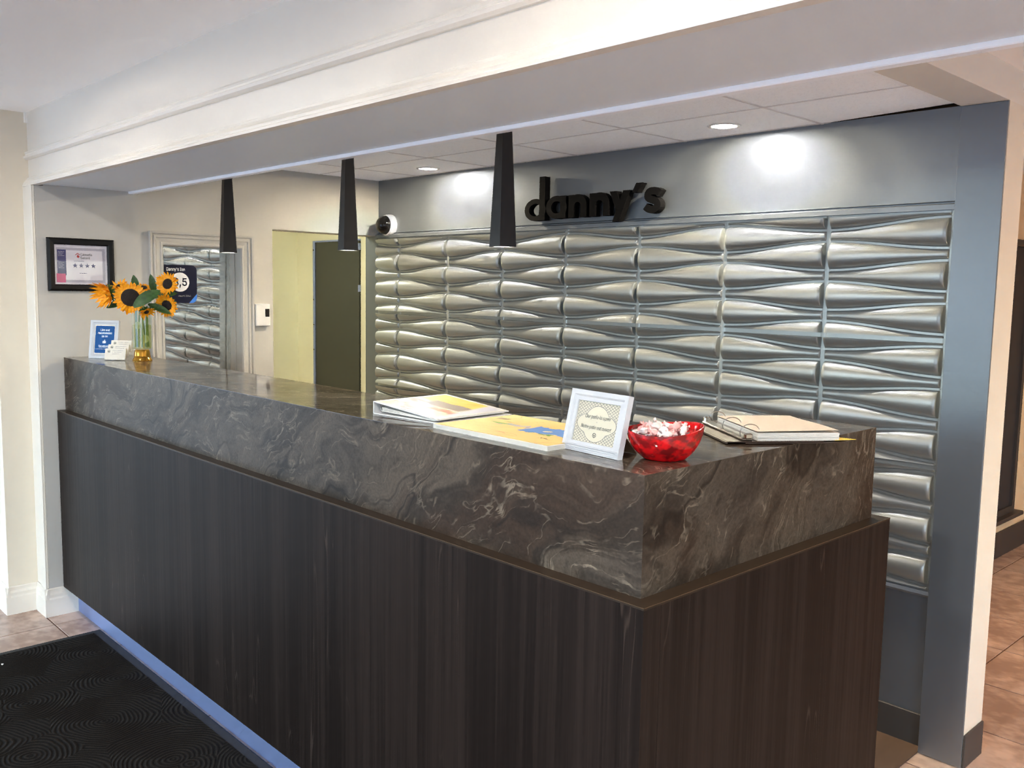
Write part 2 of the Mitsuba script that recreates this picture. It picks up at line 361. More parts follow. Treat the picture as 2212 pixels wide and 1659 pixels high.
# lobby walls
struct('wall_lobby', box(-7.0, -3.7595, -0.242, 0.10, 0, 2.60), 'm_cream', 'cream painted lobby wall stub left of the desk')
def wall_with_holes(axis, c0, c1, a0, a1, z1, holes):
    ms, cur = [], a0
    for h0, h1, z0, zt in holes:
        ms += [(cur, h0, 0, z1), (h0, h1, zt, z1)] + ([(h0, h1, 0, z0)] if z0 > 0 else []); cur = h1
    ms.append((cur, a1, 0, z1))
    return cat([box(*((p, q, c0, c1) if axis == 'x' else (c0, c1, p, q)), u, v) for p, q, u, v in ms])
struct('wall_front', wall_with_holes('x', -5.2, -5.0, -7.2, 4.2, 2.6, [(-4.0, -0.9, 0.05, 2.3), (1.8, 3.4, 0.05, 2.3)]), 'm_cream', 'lobby entrance wall behind the camera with window openings')
struct('wall_lobby_left', wall_with_holes('y', -7.2, -7.0, -5.0, -0.1, 2.6, [(-4.4, -1.6, 0.05, 2.15)]), 'm_cream', 'glazed entrance side wall of the lobby')
struct('wall_lobby_right', wall_with_holes('y', 4.0, 4.2, -5.0, 7.0, 2.6, [(-4.3, -2.2, 0.05, 2.3), (0.9, 3.3, 0.75, 1.93)]), 'm_cream', 'right outer wall of lobby and corridor')
struct('ceiling', box(-7.2, 4.2, -5.2, YB1, ZL, 2.62), 'm_ceiling', 'plain white plaster lobby ceiling')
struct('ceiling_corridor', box(XPR, 4.2, YB2, 7.2, 2.41, 2.62), 'm_ceiling', 'plain corridor ceiling right of the reception')
# corridor behind the back wall
struct('wall_corridor', box(-0.97, -0.82, W + 0.12, 7.2, 0, 2.62), 'm_corridor', 'warm yellow painted corridor wall behind the reception')
struct('wall_corridor_end', box(-0.97, 4.2, 7.0, 7.2, 0, 2.62), 'm_corridor', 'far end wall of the corridor')
struct('ceiling_corridor_nook', box(-0.97, XPR, W + 0.118, 7.2, 2.41, 2.62), 'm_ceiling', 'ceiling of corridor behind the reception wall')
# staff hall behind the left wall
HX0, HY1 = -5.50, 2.40
struct('wall_hall_left', box(HX0 - 0.1, HX0, -0.09, HY1 + 0.1, 0, 2.62), 'm_yellow', 'pale yellow left wall of the staff hall')
struct('wall_hall_back', cat([box(HX0, -5.232, HY1, HY1 + 0.1, 0, 2.62), box(-4.585, XD - WT + 0.3, HY1, HY1 + 0.1, 0, 2.62), box(-5.232, -4.585, HY1, HY1 + 0.1, 2.012, 2.62)]), 'm_yellow', 'pale yellow back wall of the staff hall')
struct('wall_hall_side', box(XD - WT - 0.02, XD - WT + 0.12, W + 0.12, HY1, 0, 2.62), 'm_yellow', 'short return wall of the staff hall')
struct('ceiling_hall', box(HX0 - 0.1, XD - WT, -0.09, HY1 + 0.1, 2.42, 2.62), 'm_ceiling', 'ceiling of the staff hall')
struct('ceiling_plenum', cat([box(XD - WT, XPR, YB2 - 0.02, W + 0.12, 2.61, 2.66), box(XD - WT, XPL + 0.02, W - 0.004, W + 0.12, 2.3345, 2.612), box(XPL, XPL + 0.004, YB2, W, 2.335, 2.61)]), 'm_plenum', 'black boards standing in for the unlit void above the suspended ceiling')  # shade of the ceiling void put into near-black colour

# beam over the desk
struct('beam', box(-3.7595, 4.0, YB1, YB2, ZBM, 2.62), 'm_white', 'deep white painted beam over the front of the desk')
y = YB1
part('beam', 'lower_moulding', along_x([(y, 2.113), (y - 0.030, 2.113), (y - 0.030, 2.121), (y - 0.026, 2.124), (y - 0.026, 2.132), (y - 0.018, 2.140), (y - 0.015, 2.147), (y - 0.009, 2.150), (y - 0.009, 2.156), (y, 2.160)], -3.7595, 4.0), 'm_white')
part('beam', 'upper_moulding', along_x([(y, 2.243), (y - 0.010, 2.243), (y - 0.020, 2.249), (y - 0.022, 2.258), (y - 0.012, 2.264), (y - 0.012, 2.270), (y - 0.016, 2.275), (y - 0.012, 2.281), (y, 2.284)], -3.7595, 4.0), 'm_white')
part('beam', 'soffit_tint', box(-3.60, 4.0, YB1 + 0.001, YB2 - 0.025, ZBM - 0.0015, ZBM), 'm_soffit', label='smooth underside in a cooler white that offsets warm bounce light')
part('beam', 'rear_lip', along_x([(YB2 + 0.004, 2.1055), (YB2 - 0.022, 2.1055), (YB2 - 0.024, 2.108), (YB2 - 0.024, ZBM), (YB2 + 0.004, ZBM)], XD, 4.0), 'm_lip', label='white edge strip under the back edge')
# white casing on the end of the left wall
struct('trim_1', cat([cbox(-3.7595, XD - 0.001, -0.108, -0.0994, 0.14, 2.113, 0.002), cbox(-3.675, XD - 0.001, -0.116, -0.107, 0.14, 2.113, 0.003)]), 'm_white', 'white painted casing board on the wall end left of the desk')

# suspended ceiling over the reception
cr = struct('ceiling_reception', cat([along_x([(W, 2.312), (W - 0.022, 2.312), (W - 0.022, 2.3135), (W, 2.3135)], XD, -0.62)]), 'm_grid', 'suspended ceiling of white speckled tiles over the reception')
GX0, GS, GY = -1.291, 0.636, 1.447
xs = sorted([XD] + [GX0 + k * GS for k in range(-3, 2)] + [XPL]); ys = [YB2, GY - GS, GY, W]
xs = [v for v in xs if XD <= v <= XPL]
for i in range(len(xs) - 1):
    for j in range(3):
        m = cbox(xs[i] + 0.004, xs[i + 1] - 0.004, ys[j] + 0.004, ys[j + 1] - 0.004, 2.3125, 2.330, 0.003)
        if i == len(xs) - 2 and j == 2:        # the lifted tile with the dark gap
            v = m.vertices.copy(); v[:, 2] += 0.013 * np.clip((v[:, 0] - xs[i]) / (xs[i + 1] - xs[i]), 0, 1) ** 1.5 * np.clip((v[:, 1] - ys[j]) / (ys[j + 1] - ys[j]), 0, 1); m.vertices = v
        part(cr, 'tile', m, 'm_ctile')
for v in xs[1:-1]: part(cr, 'grid_bar', cbox(v - 0.006, v + 0.006, YB2, W, 2.3105, 2.322, 0.001), 'm_grid')
for v in ys[1:-1]: part(cr, 'grid_bar', cbox(XD, XPL, v - 0.006, v + 0.006, 2.3108, 2.3222, 0.001), 'm_grid')

# baseboards
def base_prof(h=0.14, t=0.016): return [(0, 0), (t, 0), (t, h * 0.62), (t * 0.75, h * 0.68), (t * 0.8, h * 0.78), (t * 0.45, h * 0.86), (t * 0.4, h * 0.97), (t * 0.2, h), (0, h)]
def base_run(p, q, nrm):
    p, q, nrm = np.array(p, float), np.array(q, float), np.array(nrm, float)
    d = q - p; L = np.linalg.norm(d); d /= L
    m = extrude(Polygon(base_prof()), L)
    M = frame_m((p[0], p[1], 0), (nrm[0], nrm[1], 0), (0, 0, 1)); M[:3, 2] = d[0], d[1], 0
    m.apply_transform(M); trimesh.repair.fix_normals(m); return m
t_ = 0.016
struct('baseboard_left', cat([base_run((-7.0, -0.242), (-3.7595 + t_, -0.242), (0, -1)), base_run((-3.7595, -0.242 - t_), (-3.7595, -0.0994 - 0.016), (1, 0)),
       base_run((-3.7595, -0.1075), (XD + t_, -0.1075), (0, -1)), base_run((XD, -0.1235), (XD, YK), (1, 0))]), 'm_white', 'white moulded baseboard stepping round the wall end left of the desk')
struct('baseboard_back', cbox(-3.6, XPL, W - 0.010, W, 0, 0.124, 0.002), 'm_darkbase', 'dark baseboard under the silver wall')
struct('baseboard_right', cat([cbox(XPR, XPR + 0.008, YP - 0.004, W + 0.118, 0, 0.125, 0.002)]), 'm_darkbase', 'dark baseboard on the cream wall end')
struct('baseboard_corridor', cbox(-0.82, -0.81, W + 0.12, 7.0, 0, 0.17, 0.002), 'm_darkbase', 'dark baseboard along the corridor wall')

# ------------------------------------------------------------------ wave wall panels
PS = 0.4585; PR = 0.4565
def wave_panel(phase):
    """A square moulded panel: seven horizontal bottle-shaped swellings (half ones at top and bottom), wide and narrow ends alternating."""
    nx, nl, g, rim, bev = 30, 10, 0.0042, 0.0080, 0.0065
    pit, A = PR / 6, 0.0165
    X = np.concatenate([[0, rim, rim + bev * 0.5], np.linspace(rim + bev, PS - rim - bev, nx), [PS - rim - bev * 0.5, PS - rim, PS]])
    flat = np.array([1, 1, 0] + [0] * nx + [0, 1, 1], bool)
    taper = np.ones_like(X); taper[[2, -3]] = 0.72
    rows_z, rows_h = [], []
    def edge(k, x): return (k + 0.5) * pit + A * (-1) ** (k + phase) * np.cos(np.pi * x / PS)     # between swelling k and k+1
    for k in range(7):
        lo = edge(k - 1, X) + g if k > 0 else np.full_like(X, 0.009)
        hi = edge(k, X) - g if k < 6 else np.full_like(X, PR - 0.009)
        full = (edge(k, X) - edge(k - 1, X)) - 2 * g
        hw = full / 2; c = (edge(k, X) + edge(k - 1, X)) / 2
        dep = 0.34 * full
        if k == 0: rows_z.append(np.zeros_like(X)); rows_h.append(np.zeros_like(X)); rows_z.append(lo - 1e-4); rows_h.append(np.zeros_like(X))
        for t in (0.5 - 0.5 * np.cos(np.pi * np.linspace(0, 1, nl + 1))):
            z = lo + (hi - lo) * t
            s = np.clip(np.abs(z - c) / hw, 0, 1)
            h = dep * taper * np.sqrt(np.clip(1 - s ** 2, 0, 1))
            rows_z.append(z); rows_h.append(np.where(flat, 0, h))
        if k == 6: rows_z.append(hi + 1e-4); rows_h.append(np.zeros_like(X)); rows_z.append(np.full_like(X, PR)); rows_h.append(np.zeros_like(X))
    Z, Hh = np.array(rows_z), np.where(flat, 0.005, np.array(rows_h) + 0.003)
    n, m = Z.shape
    v = np.stack([np.broadcast_to(X, Z.shape), -Hh, Z], -1).reshape(-1, 3)
    idx = np.arange(n * m).reshape(n, m)
    a, b, c_, d = idx[:-1, :-1].ravel(), idx[:-1, 1:].ravel(), idx[1:, 1:].ravel(), idx[1:, :-1].ravel()
    f = np.vstack([np.stack([a, b, c_], 1), np.stack([a, c_, d], 1)])
    return trimesh.Trimesh(v, f, process=False)
pan = [ply(wave_panel(0), 'm_panel', smooth=33), ply(wave_panel(1), 'm_panel', smooth=33)]
PX = [-3.6035 + 0.2335 + 0.4613 * k for k in range(8)]
PZ0 = 0.5905
def cut_panel(phase, x0):
    m = wave_panel(phase); return trimesh.intersections.slice_mesh_plane(m, (1, 0, 0), (x0, 0, 0))
half = ply(cut_panel(1, PS - 0.2335), 'm_panel', smooth=33)
for r in range(3):
    M = np.eye(4); M[:3, 3] = XD - (PS - 0.2335), W, PZ0 + r * PR; shared(wb, 'wave_panel', half, M)
    for k in range(7):
        M = np.eye(4); M[0, 0] = 0.4613 / PS; M[:3, 3] = PX[k], W, PZ0 + r * PR; shared(wb, 'wave_panel', pan[k % 2], M)
part(wb, 'top_moulding', along_x([(W, 1.960), (W - 0.024, 1.960), (W - 0.024, 1.978), (W - 0.020, 1.982), (W - 0.008, 1.983), (W - 0.008, 1.987), (W - 0.014, 1.989), (W, 1.992)], XD, XPL - 0.012), 'm_silver')
part(wb, 'bottom_moulding', along_x([(W, 0.568), (W - 0.012, 0.570), (W - 0.016, 0.578), (W - 0.010, 0.5905), (W, 0.5905)], XD, XPL - 0.012), 'm_silver')

# ------------------------------------------------------------------ reception desk
def L_poly(x0, y0, x1, y1, wy, wx): return Polygon([(x0, y0), (x1, y0), (x1, y1), (x1 - wx, y1), (x1 - wx, y0 + wy), (x0, y0 + wy)])
def L_prism(p, z0, z1): m = extrude(p, z1 - z0); m.apply_translation((0, 0, z0)); return m
desk = thing('reception_desk', 'long dark wood laminate reception desk standing on tiled floor under the grey counter', 'desk')
part(desk, 'front_panel', box(-DL, OV, -OV, 0.02, ZB, H2 - 0.006), 'm_wood')
part(desk, 'side_panel', box(OV - 0.055, OV + 0.0005, 0.02, DD2, ZB, H2 - 0.006), 'm_wood')
part(desk, 'carcass', L_prism(L_poly(-DL + 0.01, 0.02, OV - 0.055, DD2 - 0.01, 0.30, 0.30), ZB + 0.01, H2 - 0.006), 'm_wood')
part(desk, 'end_panel', box(-0.32, OV - 0.056, DD2 - 0.009, DD2, ZB, H2 - 0.006), 'm_wood')
part(desk, 'ledge', L_prism(L_poly(-DL, -OV - 0.0005, OV + 0.001, DD2 + 0.0005, 0.36, 0.36), H2 - 0.006, H2), 'm_ledge', label='brown ledge under the grey counter')
part(desk, 'edge_strip', cat([cbox(-DL, OV + 0.0014, -OV - 0.0012, -OV - 0.0002, H2 - 0.0018, H2 - 0.0003, 0.0003), cbox(OV + 0.0008, OV + 0.0018, -OV, DD2, H2 - 0.0018, H2 - 0.0003, 0.0003)]), 'm_edge')
part(desk, 'added_bounce_block', L_prism(L_poly(-DL + 0.01, 0.30, -0.262, DD - 0.05, 0.52, 0.40), 0.735, 0.765), 'm_bounce_block', label='unseen dark board added behind the counter to block floor bounce')  # dark board added out of view to keep floor bounce off the panels
part(desk, 'kick_plate', cat([box(XD + 0.001, 0.0, YK, YK + 0.012, 0, ZB), box(-0.03, -0.018, YK + 0.012, 1.02, 0, ZB)]), 'm_aluminium_skytint', label='brushed aluminium kick plate')
ct = thing('countertop', 'thick grey brown stone patterned counter wrapping the top of the desk', 'countertop')
part(ct, 'front_fascia', box(-DL + 0.001, -0.0004, 0, 0.02, H2, H1 - 0.0012), 'm_stone')
part(ct, 'side_fascia', box(-0.02, 0.0002, 0.0001, DD, H2, H1 - 0.0012), 'm_stone')
part(ct, 'core', L_prism(L_poly(-DL + 0.012, 0.02, -0.02, DD - 0.001, 0.335, 0.335), H2, H1 - 0.0012), 'm_stone')
part(ct, 'top_surface', L_prism(L_poly(-DL + 0.001, -0.0003, 0.0006, DD, 0.36, 0.36), H1 - 0.0012, H1), 'm_stone_top', label='glossy top surface')

# floor mat
fm = thing('floor_mat', 'black ribbed entrance mat with swirl pattern lying along the desk front', 'mat')
part(fm, 'border', mitred(-3.215, -0.65, -1.60, -0.022, [(0, 0.0005), (0.042, 0.0005), (0.042, 0.002), (0.036, 0.005), (0.0, 0.006)]), 'm_rubber', label='smooth rubber border')
part(fm, 'pile', box(-3.215, -0.65, -1.60, -0.022, 0.0005, 0.0085), 'm_mat')
scrap = trimesh.creation.icosphere(subdivisions=1, radius=0.006); scrap.vertices *= [1.2, 0.7, 0.35]; scrap.vertices += rng.normal(0, 0.0009, scrap.vertices.shape); scrap.apply_translation((-3.10, -0.44, 0.0105))
single('paper_scrap', scrap, 'm_paper', 'tiny white paper scrap lying on the black mat', 'scrap')

# ------------------------------------------------------------------ lettering on the back wall: d a n n y ' s
sg = thing('wall_sign', 'raised matt black lowercase lettering on the silver wall above the wave panels', 'sign')
B0, XH = 2.010, 2.118               # baseline and x-height
def ring(cx, w, lo, hi, tw, th):
    o = affinity.scale(Point(cx, (lo + hi) / 2).buffer(0.5, 32), w, hi - lo); i = affinity.scale(Point(cx, (lo + hi) / 2).buffer(0.5, 32), w - 2 * tw, hi - lo - 2 * th); return o.difference(i)
def stroke(pts, w, cap=2): return LineString(pts).buffer(w / 2, cap_style=cap, join_style=2)
def letter_n(x0, x1, t=0.036):
    cx, r = (x0 + t / 2 + x1 - t / 2) / 2, (x1 - x0 - t) / 2
    arc = [(cx + r * math.cos(a), XH - t * 0.45 - r * 0.95 + (r * 0.95) * math.sin(a)) for a in np.linspace(math.pi, 0, 17)]
    return unary_union([sbox(x0, B0, x0 + t, XH), stroke([(x0 + t / 2, B0)] + arc + [(x1 - t / 2, B0)], t).intersection(sbox(x0, B0, x1 + 0.01, XH + 0.004))])
L_d = unary_union([ring(-2.168, 0.150, B0 - 0.006, XH - 0.004, 0.031, 0.024), sbox(-2.139, B0 - 0.004, -2.100, 2.221)])
L_a = unary_union([ring(-2.020, 0.140, B0 - 0.001, XH + 0.003, 0.034, 0.026), sbox(-1.993, B0 + 0.001, -1.957, XH + 0.001)])
L_n1, L_n2 = letter_n(-1.938, -1.822), letter_n(-1.801, -1.680)
L_y = unary_union([Polygon([(-1.676, XH + 0.001), (-1.636, XH + 0.001), (-1.596, 2.035), (-1.632, 2.020)]), Polygon([(-1.596, XH + 0.001), (-1.557, XH + 0.001), (-1.618, 1.980), (-1.657, 1.980)])])
L_q = Polygon([(-1.545, 2.106), (-1.514, 2.106), (-1.487, 2.147), (-1.521, 2.148)])
sc = [(-1.388, 2.094), (-1.404, 2.103), (-1.428, 2.106), (-1.452, 2.098), (-1.456, 2.084), (-1.444, 2.073), (-1.420, 2.065), (-1.402, 2.055), (-1.397, 2.042), (-1.410, 2.028), (-1.432, 2.024), (-1.452, 2.030), (-1.466, 2.040)]
from scipy.interpolate import splprep, splev
tck, _ = splprep(np.array(sc).T, s=0, k=3); L_s = stroke(np.array(splev(np.linspace(0, 1, 60), tck)).T, 0.033)
for pl in (L_d, L_a, L_n1, L_n2, L_y, L_q, L_s):
    m = extrude(pl.buffer(0.0012).buffer(-0.0012), 0.036)
    # letter plane: x right, z up, extruded towards the room (-y)
    part(sg, 'letter', moved(m, frame_m((0, W - 0.014, 0), (1, 0, 0), (0, 0, 1))), 'm_blackletter')
    c = pl.representative_point()
    part(sg, 'standoff', cbox(c.x - 0.004, c.x + 0.004, W - 0.015, W, c.y - 0.004, c.y + 0.004, 0.001), 'm_blackletter')

# ------------------------------------------------------------------ dome camera
dc = thing('dome_camera', 'black dome security camera with white ring base in the wall corner', 'camera')
base = lathe([(0, 0), (0.066, 0), (0.066, 0.030), (0.062, 0.040), (0.056, 0.044), (0, 0.044)]); MD = frame_m((-3.472, W, 2.035), (1, 0, 0), (0, 0, 1))
part(dc, 'base_ring', base, 'm_plastic', 30, M=MD)
dome = lathe([(0.0565 * math.cos(a), 0.040 + 0.062 * math.sin(a)) for a in np.linspace(0, math.pi / 2, 18)])
part(dc, 'dome', dome, 'm_blackgloss', True, M=MD)

# ------------------------------------------------------------------ ceiling lights
def downlight(x, y, z, rr, L, color, label, group=None, cat_='ceiling light'):
    k = thing('recessed_downlight', label, cat_, group)
    M = frame_m((x, y, z), (1, 0, 0), (0, -1, 0))      # axis points down
    part(k, 'trim_ring', lathe([(rr, 0.0), (rr, 0.002), (rr + 0.004, 0.004), (rr + 0.014, 0.0035), (rr + 0.016, 0.0), (rr, 0.0)], 36), 'm_plastic', 40, M=M)
    lens = trimesh.creation.cylinder(radius=rr - 0.001, height=0.002, sections=36)
    part(k, 'lens', lens, 'm_plastic', M=frame_m((x, y, z - 0.0005), (1, 0, 0), (0, -1, 0)), label='glowing lens', emitter=emitter(L * color))
downlight(-0.957, 1.660, 2.3125, 0.050, L_RECEPTION, WARM, 'round recessed downlight in the tile ceiling, right of the nearest pendant')
downlight(-2.888, 1.700, 2.3125, 0.050, L_RECEPTION, WARM, 'round recessed downlight in the tile ceiling, left of the nearest pendant')
for x, y, wh in ((0.15, -0.92, 'before the desk corner'), (-2.4, -0.92, 'before the far left end of the desk'), (2.6, -0.92, 'right of the desk, towards the corridor')): downlight(x, y, ZL, 0.07, L_LOBBY * (1.1 if x == 0.15 else 0.5 if x < 0 else 0.5), COOLW, f'round recessed downlight in the plain lobby ceiling {wh}')
downlight(1.2, 3.2, 2.41, 0.07, L_CORRIDOR, np.array([1.0, 0.64, 0.36]), 'warm recessed downlight in the corridor ceiling')
hl = thing('hall_light', 'flat greenish fluorescent ceiling light in the staff hall', 'ceiling light')
part(hl, 'housing', cbox(-4.95, -4.15, 1.25, 1.55, 2.40, 2.42, 0.002), 'm_plastic')
part(hl, 'diffuser', box(-4.93, -4.17, 1.27, 1.53, 2.396, 2.40), 'm_plastic', emitter=emitter(L_HALL * np.array([1.0, 1.0, 0.78])))

# ------------------------------------------------------------------ pendants
def pendant(x, y, zb, s, label):
    k = thing('pendant_lamp', label, 'pendant lamp')
    zt, st = ZC, 0.40 * s
    a, w = math.radians(-10), 0.0022
    R = np.array([[math.cos(a), -math.sin(a)], [math.sin(a), math.cos(a)]])
    def sq(h, z): return [np.r_[R @ np.array(q) * h / 2 + [x, y], z] for q in ((-1, -1), (1, -1), (1, 1), (-1, 1))]
    v = np.array(sq(s, zb) + sq(st, zt) + sq(s - 2 * w, zb) + sq(st - 2 * w, zt - w)); f = []
    for i in range(4):
        j = (i + 1) % 4
        f += [(i, j, 4 + j), (i, 4 + j, 4 + i), (8 + j, 8 + i, 12 + i), (8 + j, 12 + i, 12 + j), (i, 8 + i, 8 + j), (i, 8 + j, j)]
    f += [(4, 5, 6), (4, 6, 7), (12, 14, 13), (12, 15, 14)]
    part(k, 'shade', trimesh.Trimesh(v, f, process=False), 'm_lamp')
    zl = zb + 0.0012; h = s - 2 * w - 0.0006
    v = np.array(sq(h, zl) + sq(h, zl + 0.003)); fb = [(0, 2, 1), (0, 3, 2), (4, 5, 6), (4, 6, 7)] + [t for i in range(4) for t in ((i, (i + 1) % 4, 4 + (i + 1) % 4), (i, 4 + (i + 1) % 4, 4 + i))]
    part(k, 'diffuser', trimesh.Trimesh(v, fb, process=False), 'm_lampin', emitter=emitter(L_PENDANT * np.array([1.0, 0.86, 0.66])), label='glowing bottom diffuser')
pendant(-3.045, 0.60, 1.812, 0.066, 'black tapered pendant lamp hanging in front of the wall mirror')
pendant(-1.997, 0.60, 1.803, 0.062, 'black tapered pendant lamp hanging in front of the dark staff door')
pendant(-1.082, 0.60, 1.797, 0.064, 'black tapered pendant lamp hanging beside the black lettering, nearest of the row')

# ------------------------------------------------------------------ mirror in the left wall
PROF = [(0, 0), (0.0, 0.008), (0.006, 0.014), (0.014, 0.014), (0.018, 0.010), (0.036, 0.012), (0.042, 0.018), (0.050, 0.018), (0.056, 0.012), (0.062, 0.020), (0.072, 0.022), (0.072, 0)]
MP = frame_m((XD, 0, 0), (0, 1, 0), (0, 0, 1))           # local x = +y, local y = +z, out = +x
win = struct('window_1', mitred(MY0, MY1, MZ0, MZ1, PROF).apply_transform(MP), 'm_greige', 'greige moulded frame round the mirror in the left wall')
part(win, 'sill_board', box(XD - WT, XD, MY0, MY1, MZ0 - 0.002, MZ0 + 0.004), 'm_greige')
part(win, 'stop', cbox(XD - 0.075, XD - 0.060, MY1 - 0.006, MY1, MZ0, MZ1, 0.001), 'm_greige')
tilt = 0.019
def mirror_pt(yv, zv, off=0.0): return np.array([XD - WT + 0.012 + tilt * (zv - 1.40) + off, yv, zv])
v = np.array([mirror_pt(MY0, MZ0), mirror_pt(MY1, MZ0), mirror_pt(MY1, MZ1), mirror_pt(MY0, MZ1)]); v2 = v - [0.005, 0, 0]
part(win, 'pane', trimesh.Trimesh(np.vstack([v, v2]), [(0, 1, 2), (0, 2, 3), (5, 4, 7), (5, 7, 6), (0, 4, 5), (0, 5, 1), (2, 6, 7), (2, 7, 3), (1, 5, 6), (1, 6, 2), (0, 3, 7), (0, 7, 4)], process=False), 'm_mirror', label='mirror glass')
part(win, 'backing', box(XD - WT - 0.012, XD - WT - 0.008, MY0 - 0.02, MY1 + 0.02, MZ0 - 0.02, MZ1 + 0.02), 'm_plenum')
# navy sticker on the mirror
st = thing('award_sticker', 'navy blue square sticker with white circle stuck on the wall mirror', 'sticker')
SY0, SY1, SZ0, SZ1 = 0.556, 0.745, 1.553, 1.760
MS = frame_m(mirror_pt(0, 1.40, 0.0008) + np.array([0, 0, -1.40 + 0]) * 0, (0, 1, 0), (tilt / math.hypot(1, tilt), 0, 1 / math.hypot(1, tilt)))
def on_mirror(m, lift=0.0): m = m.copy(); m.vertices[:, 1] -= 1.40; m.vertices[:, 2] += 0.0004 + lift; return moved(m, MS)
rr = sbox(SY0, SZ0, SY1, SZ1).buffer(-0.03).buffer(0.03, 12).union(sbox(SY0, SZ0, SY0 + 0.06, SZ1))
part(st, 'sheet', on_mirror(extrude(rr, 0.001)), 'm_navy')
part(st, 'corner', on_mirror(extrude(rr.intersection(Polygon([(SY1 - 0.045, SZ0), (SY1, SZ0), (SY1, SZ0 + 0.05)])), 0.0006), 0.001), 'm_bluecorner')
part(st, 'roundel', on_mirror(extrude(Point(0.650, 1.667).buffer(0.052, 24), 0.0006), 0.001), 'm_whiteprint')
def txt_at(s, h, y0, z0, **kw): m = text(s, h, **kw); m.vertices[:, 0] += y0; m.vertices[:, 1] += z0; return m
part(st, 'lettering', on_mirror(txt_at("Danny's Inn", 0.017, 0.574, 1.728, width=0.104, bold=True), 0.001), 'm_whiteprint')
part(st, 'number', on_mirror(txt_at('8,5', 0.040, 0.609, 1.648, bold=True, width=0.080), 0.0018), 'm_navy')
part(st, 'small_lettering', on_mirror(txt_at('Award 2016', 0.009, 0.640, 1.588, width=0.07), 0.001), 'm_inkgrey')

# thermostat
th = thing('thermostat', 'white wall thermostat with small dark display beside the staff doorway', 'thermostat')
part(th, 'body', cbox(XD, XD + 0.026, 1.020, 1.110, 1.426, 1.553, 0.004), 'm_plastic')
part(th, 'display', cbox(XD + 0.0255, XD + 0.0275, 1.078, 1.103, 1.480, 1.524, 0.0005), 'm_black')

# ------------------------------------------------------------------ certificate on the left wall
cf = thing('certificate_frame', 'black framed certificate with four dark stars hanging on the left wall', 'picture frame')
CY0, CY1, CZ0, CZ1 = -0.024, 0.223, 1.646, 1.838
MC = frame_m((XD + 0.001, 0, 0), (0, 1, 0), (0, 0, 1))
part(cf, 'frame', mitred(CY0, CY1, CZ0, CZ1, [(0, 0), (0, 0.012), (0.006, 0.020), (0.022, 0.022), (0.032, 0.014), (0.032, 0)]), 'm_black', M=MC)
part(cf, 'sheet', box(CY0 - 0.002, CY1 + 0.002, CZ0 - 0.002, CZ1 + 0.002, 0.001, 0.004), 'm_certpaper', M=MC)
def sheet(y0, y1, z0, z1, d0=0.004, d1=0.0046): return box(y0, y1, z0, z1, d0, d1)
part(cf, 'printed_border', mitred(CY0 + 0.022, CY1 - 0.022, CZ0 + 0.022, CZ1 - 0.026, [(0, 0.004), (0, 0.0046), (0.012, 0.0046), (0.012, 0.004)]), 'm_certgrey', M=MC)
part(cf, 'side_band', cat([sheet(-0.010, 0.030, 1.690, 1.814, 0.0046, 0.005)]), 'm_certdark', M=MC)
part(cf, 'magenta_block', sheet(-0.016, 0.026, 1.655, 1.698, 0.005, 0.0054), 'm_certmag', M=MC)
def star(cx, cy, r): return Polygon([(cx + (r if k % 2 == 0 else 0.42 * r) * math.sin(k * math.pi / 5), cy + (r if k % 2 == 0 else 0.42 * r) * math.cos(k * math.pi / 5)) for k in range(10)])
for k in range(4): part(cf, 'star', moved(extrude(star(0.071 + 0.0285 * k, 1.738, 0.0125), 0.0006), MC @ frame_m((0, 0, 0.0046), (1, 0, 0), (0, 1, 0))), 'm_certdark')
house = Polygon([(0.072, 1.790), (0.084, 1.800), (0.096, 1.790), (0.092, 1.790), (0.084, 1.796), (0.076, 1.790)]).union(Polygon([(0.079, 1.780), (0.084, 1.792), (0.093, 1.784), (0.088, 1.775)]))
part(cf, 'emblem', moved(extrude(house, 0.0006), MC @ frame_m((0, 0, 0.0046), (1, 0, 0), (0, 1, 0))), 'm_redprint')
def ctext(s, h, y0, z0, **kw): m = text(s, h, 0.0005, **kw); m.apply_translation((y0, z0, 0.0046)); return m
part(cf, 'lettering', cat([ctext('Canada', 0.0125, 0.097, 1.7865, width=0.054), ctext('Select', 0.0115, 0.097, 1.771, width=0.044)]), 'm_ink', M=MC)
part(cf, 'fine_print', cat([ctext("Danny's Inn", 0.0058, 0.066, 1.7575, width=0.048), sheet(0.09, 0.125, 1.7005, 1.7025)]), 'm_certdark', M=MC)
lines = [sheet(-0.006, 0.022 - 0.004 * (k % 3), 1.803 - 0.0068 * k, 1.805 - 0.0068 * k, 0.005, 0.0054) for k in range(4)] + [sheet(-0.006, 0.020 - 0.005 * (k % 2), 1.752 - 0.0068 * k, 1.754 - 0.0068 * k, 0.005, 0.0054) for k in range(5)]
part(cf, 'side_text', cat(lines), 'm_certgrey', M=MC)
part(cf, 'glass', box(CY0, CY1, CZ0, CZ1, 0.009, 0.0092), 'm_pane', M=MC)

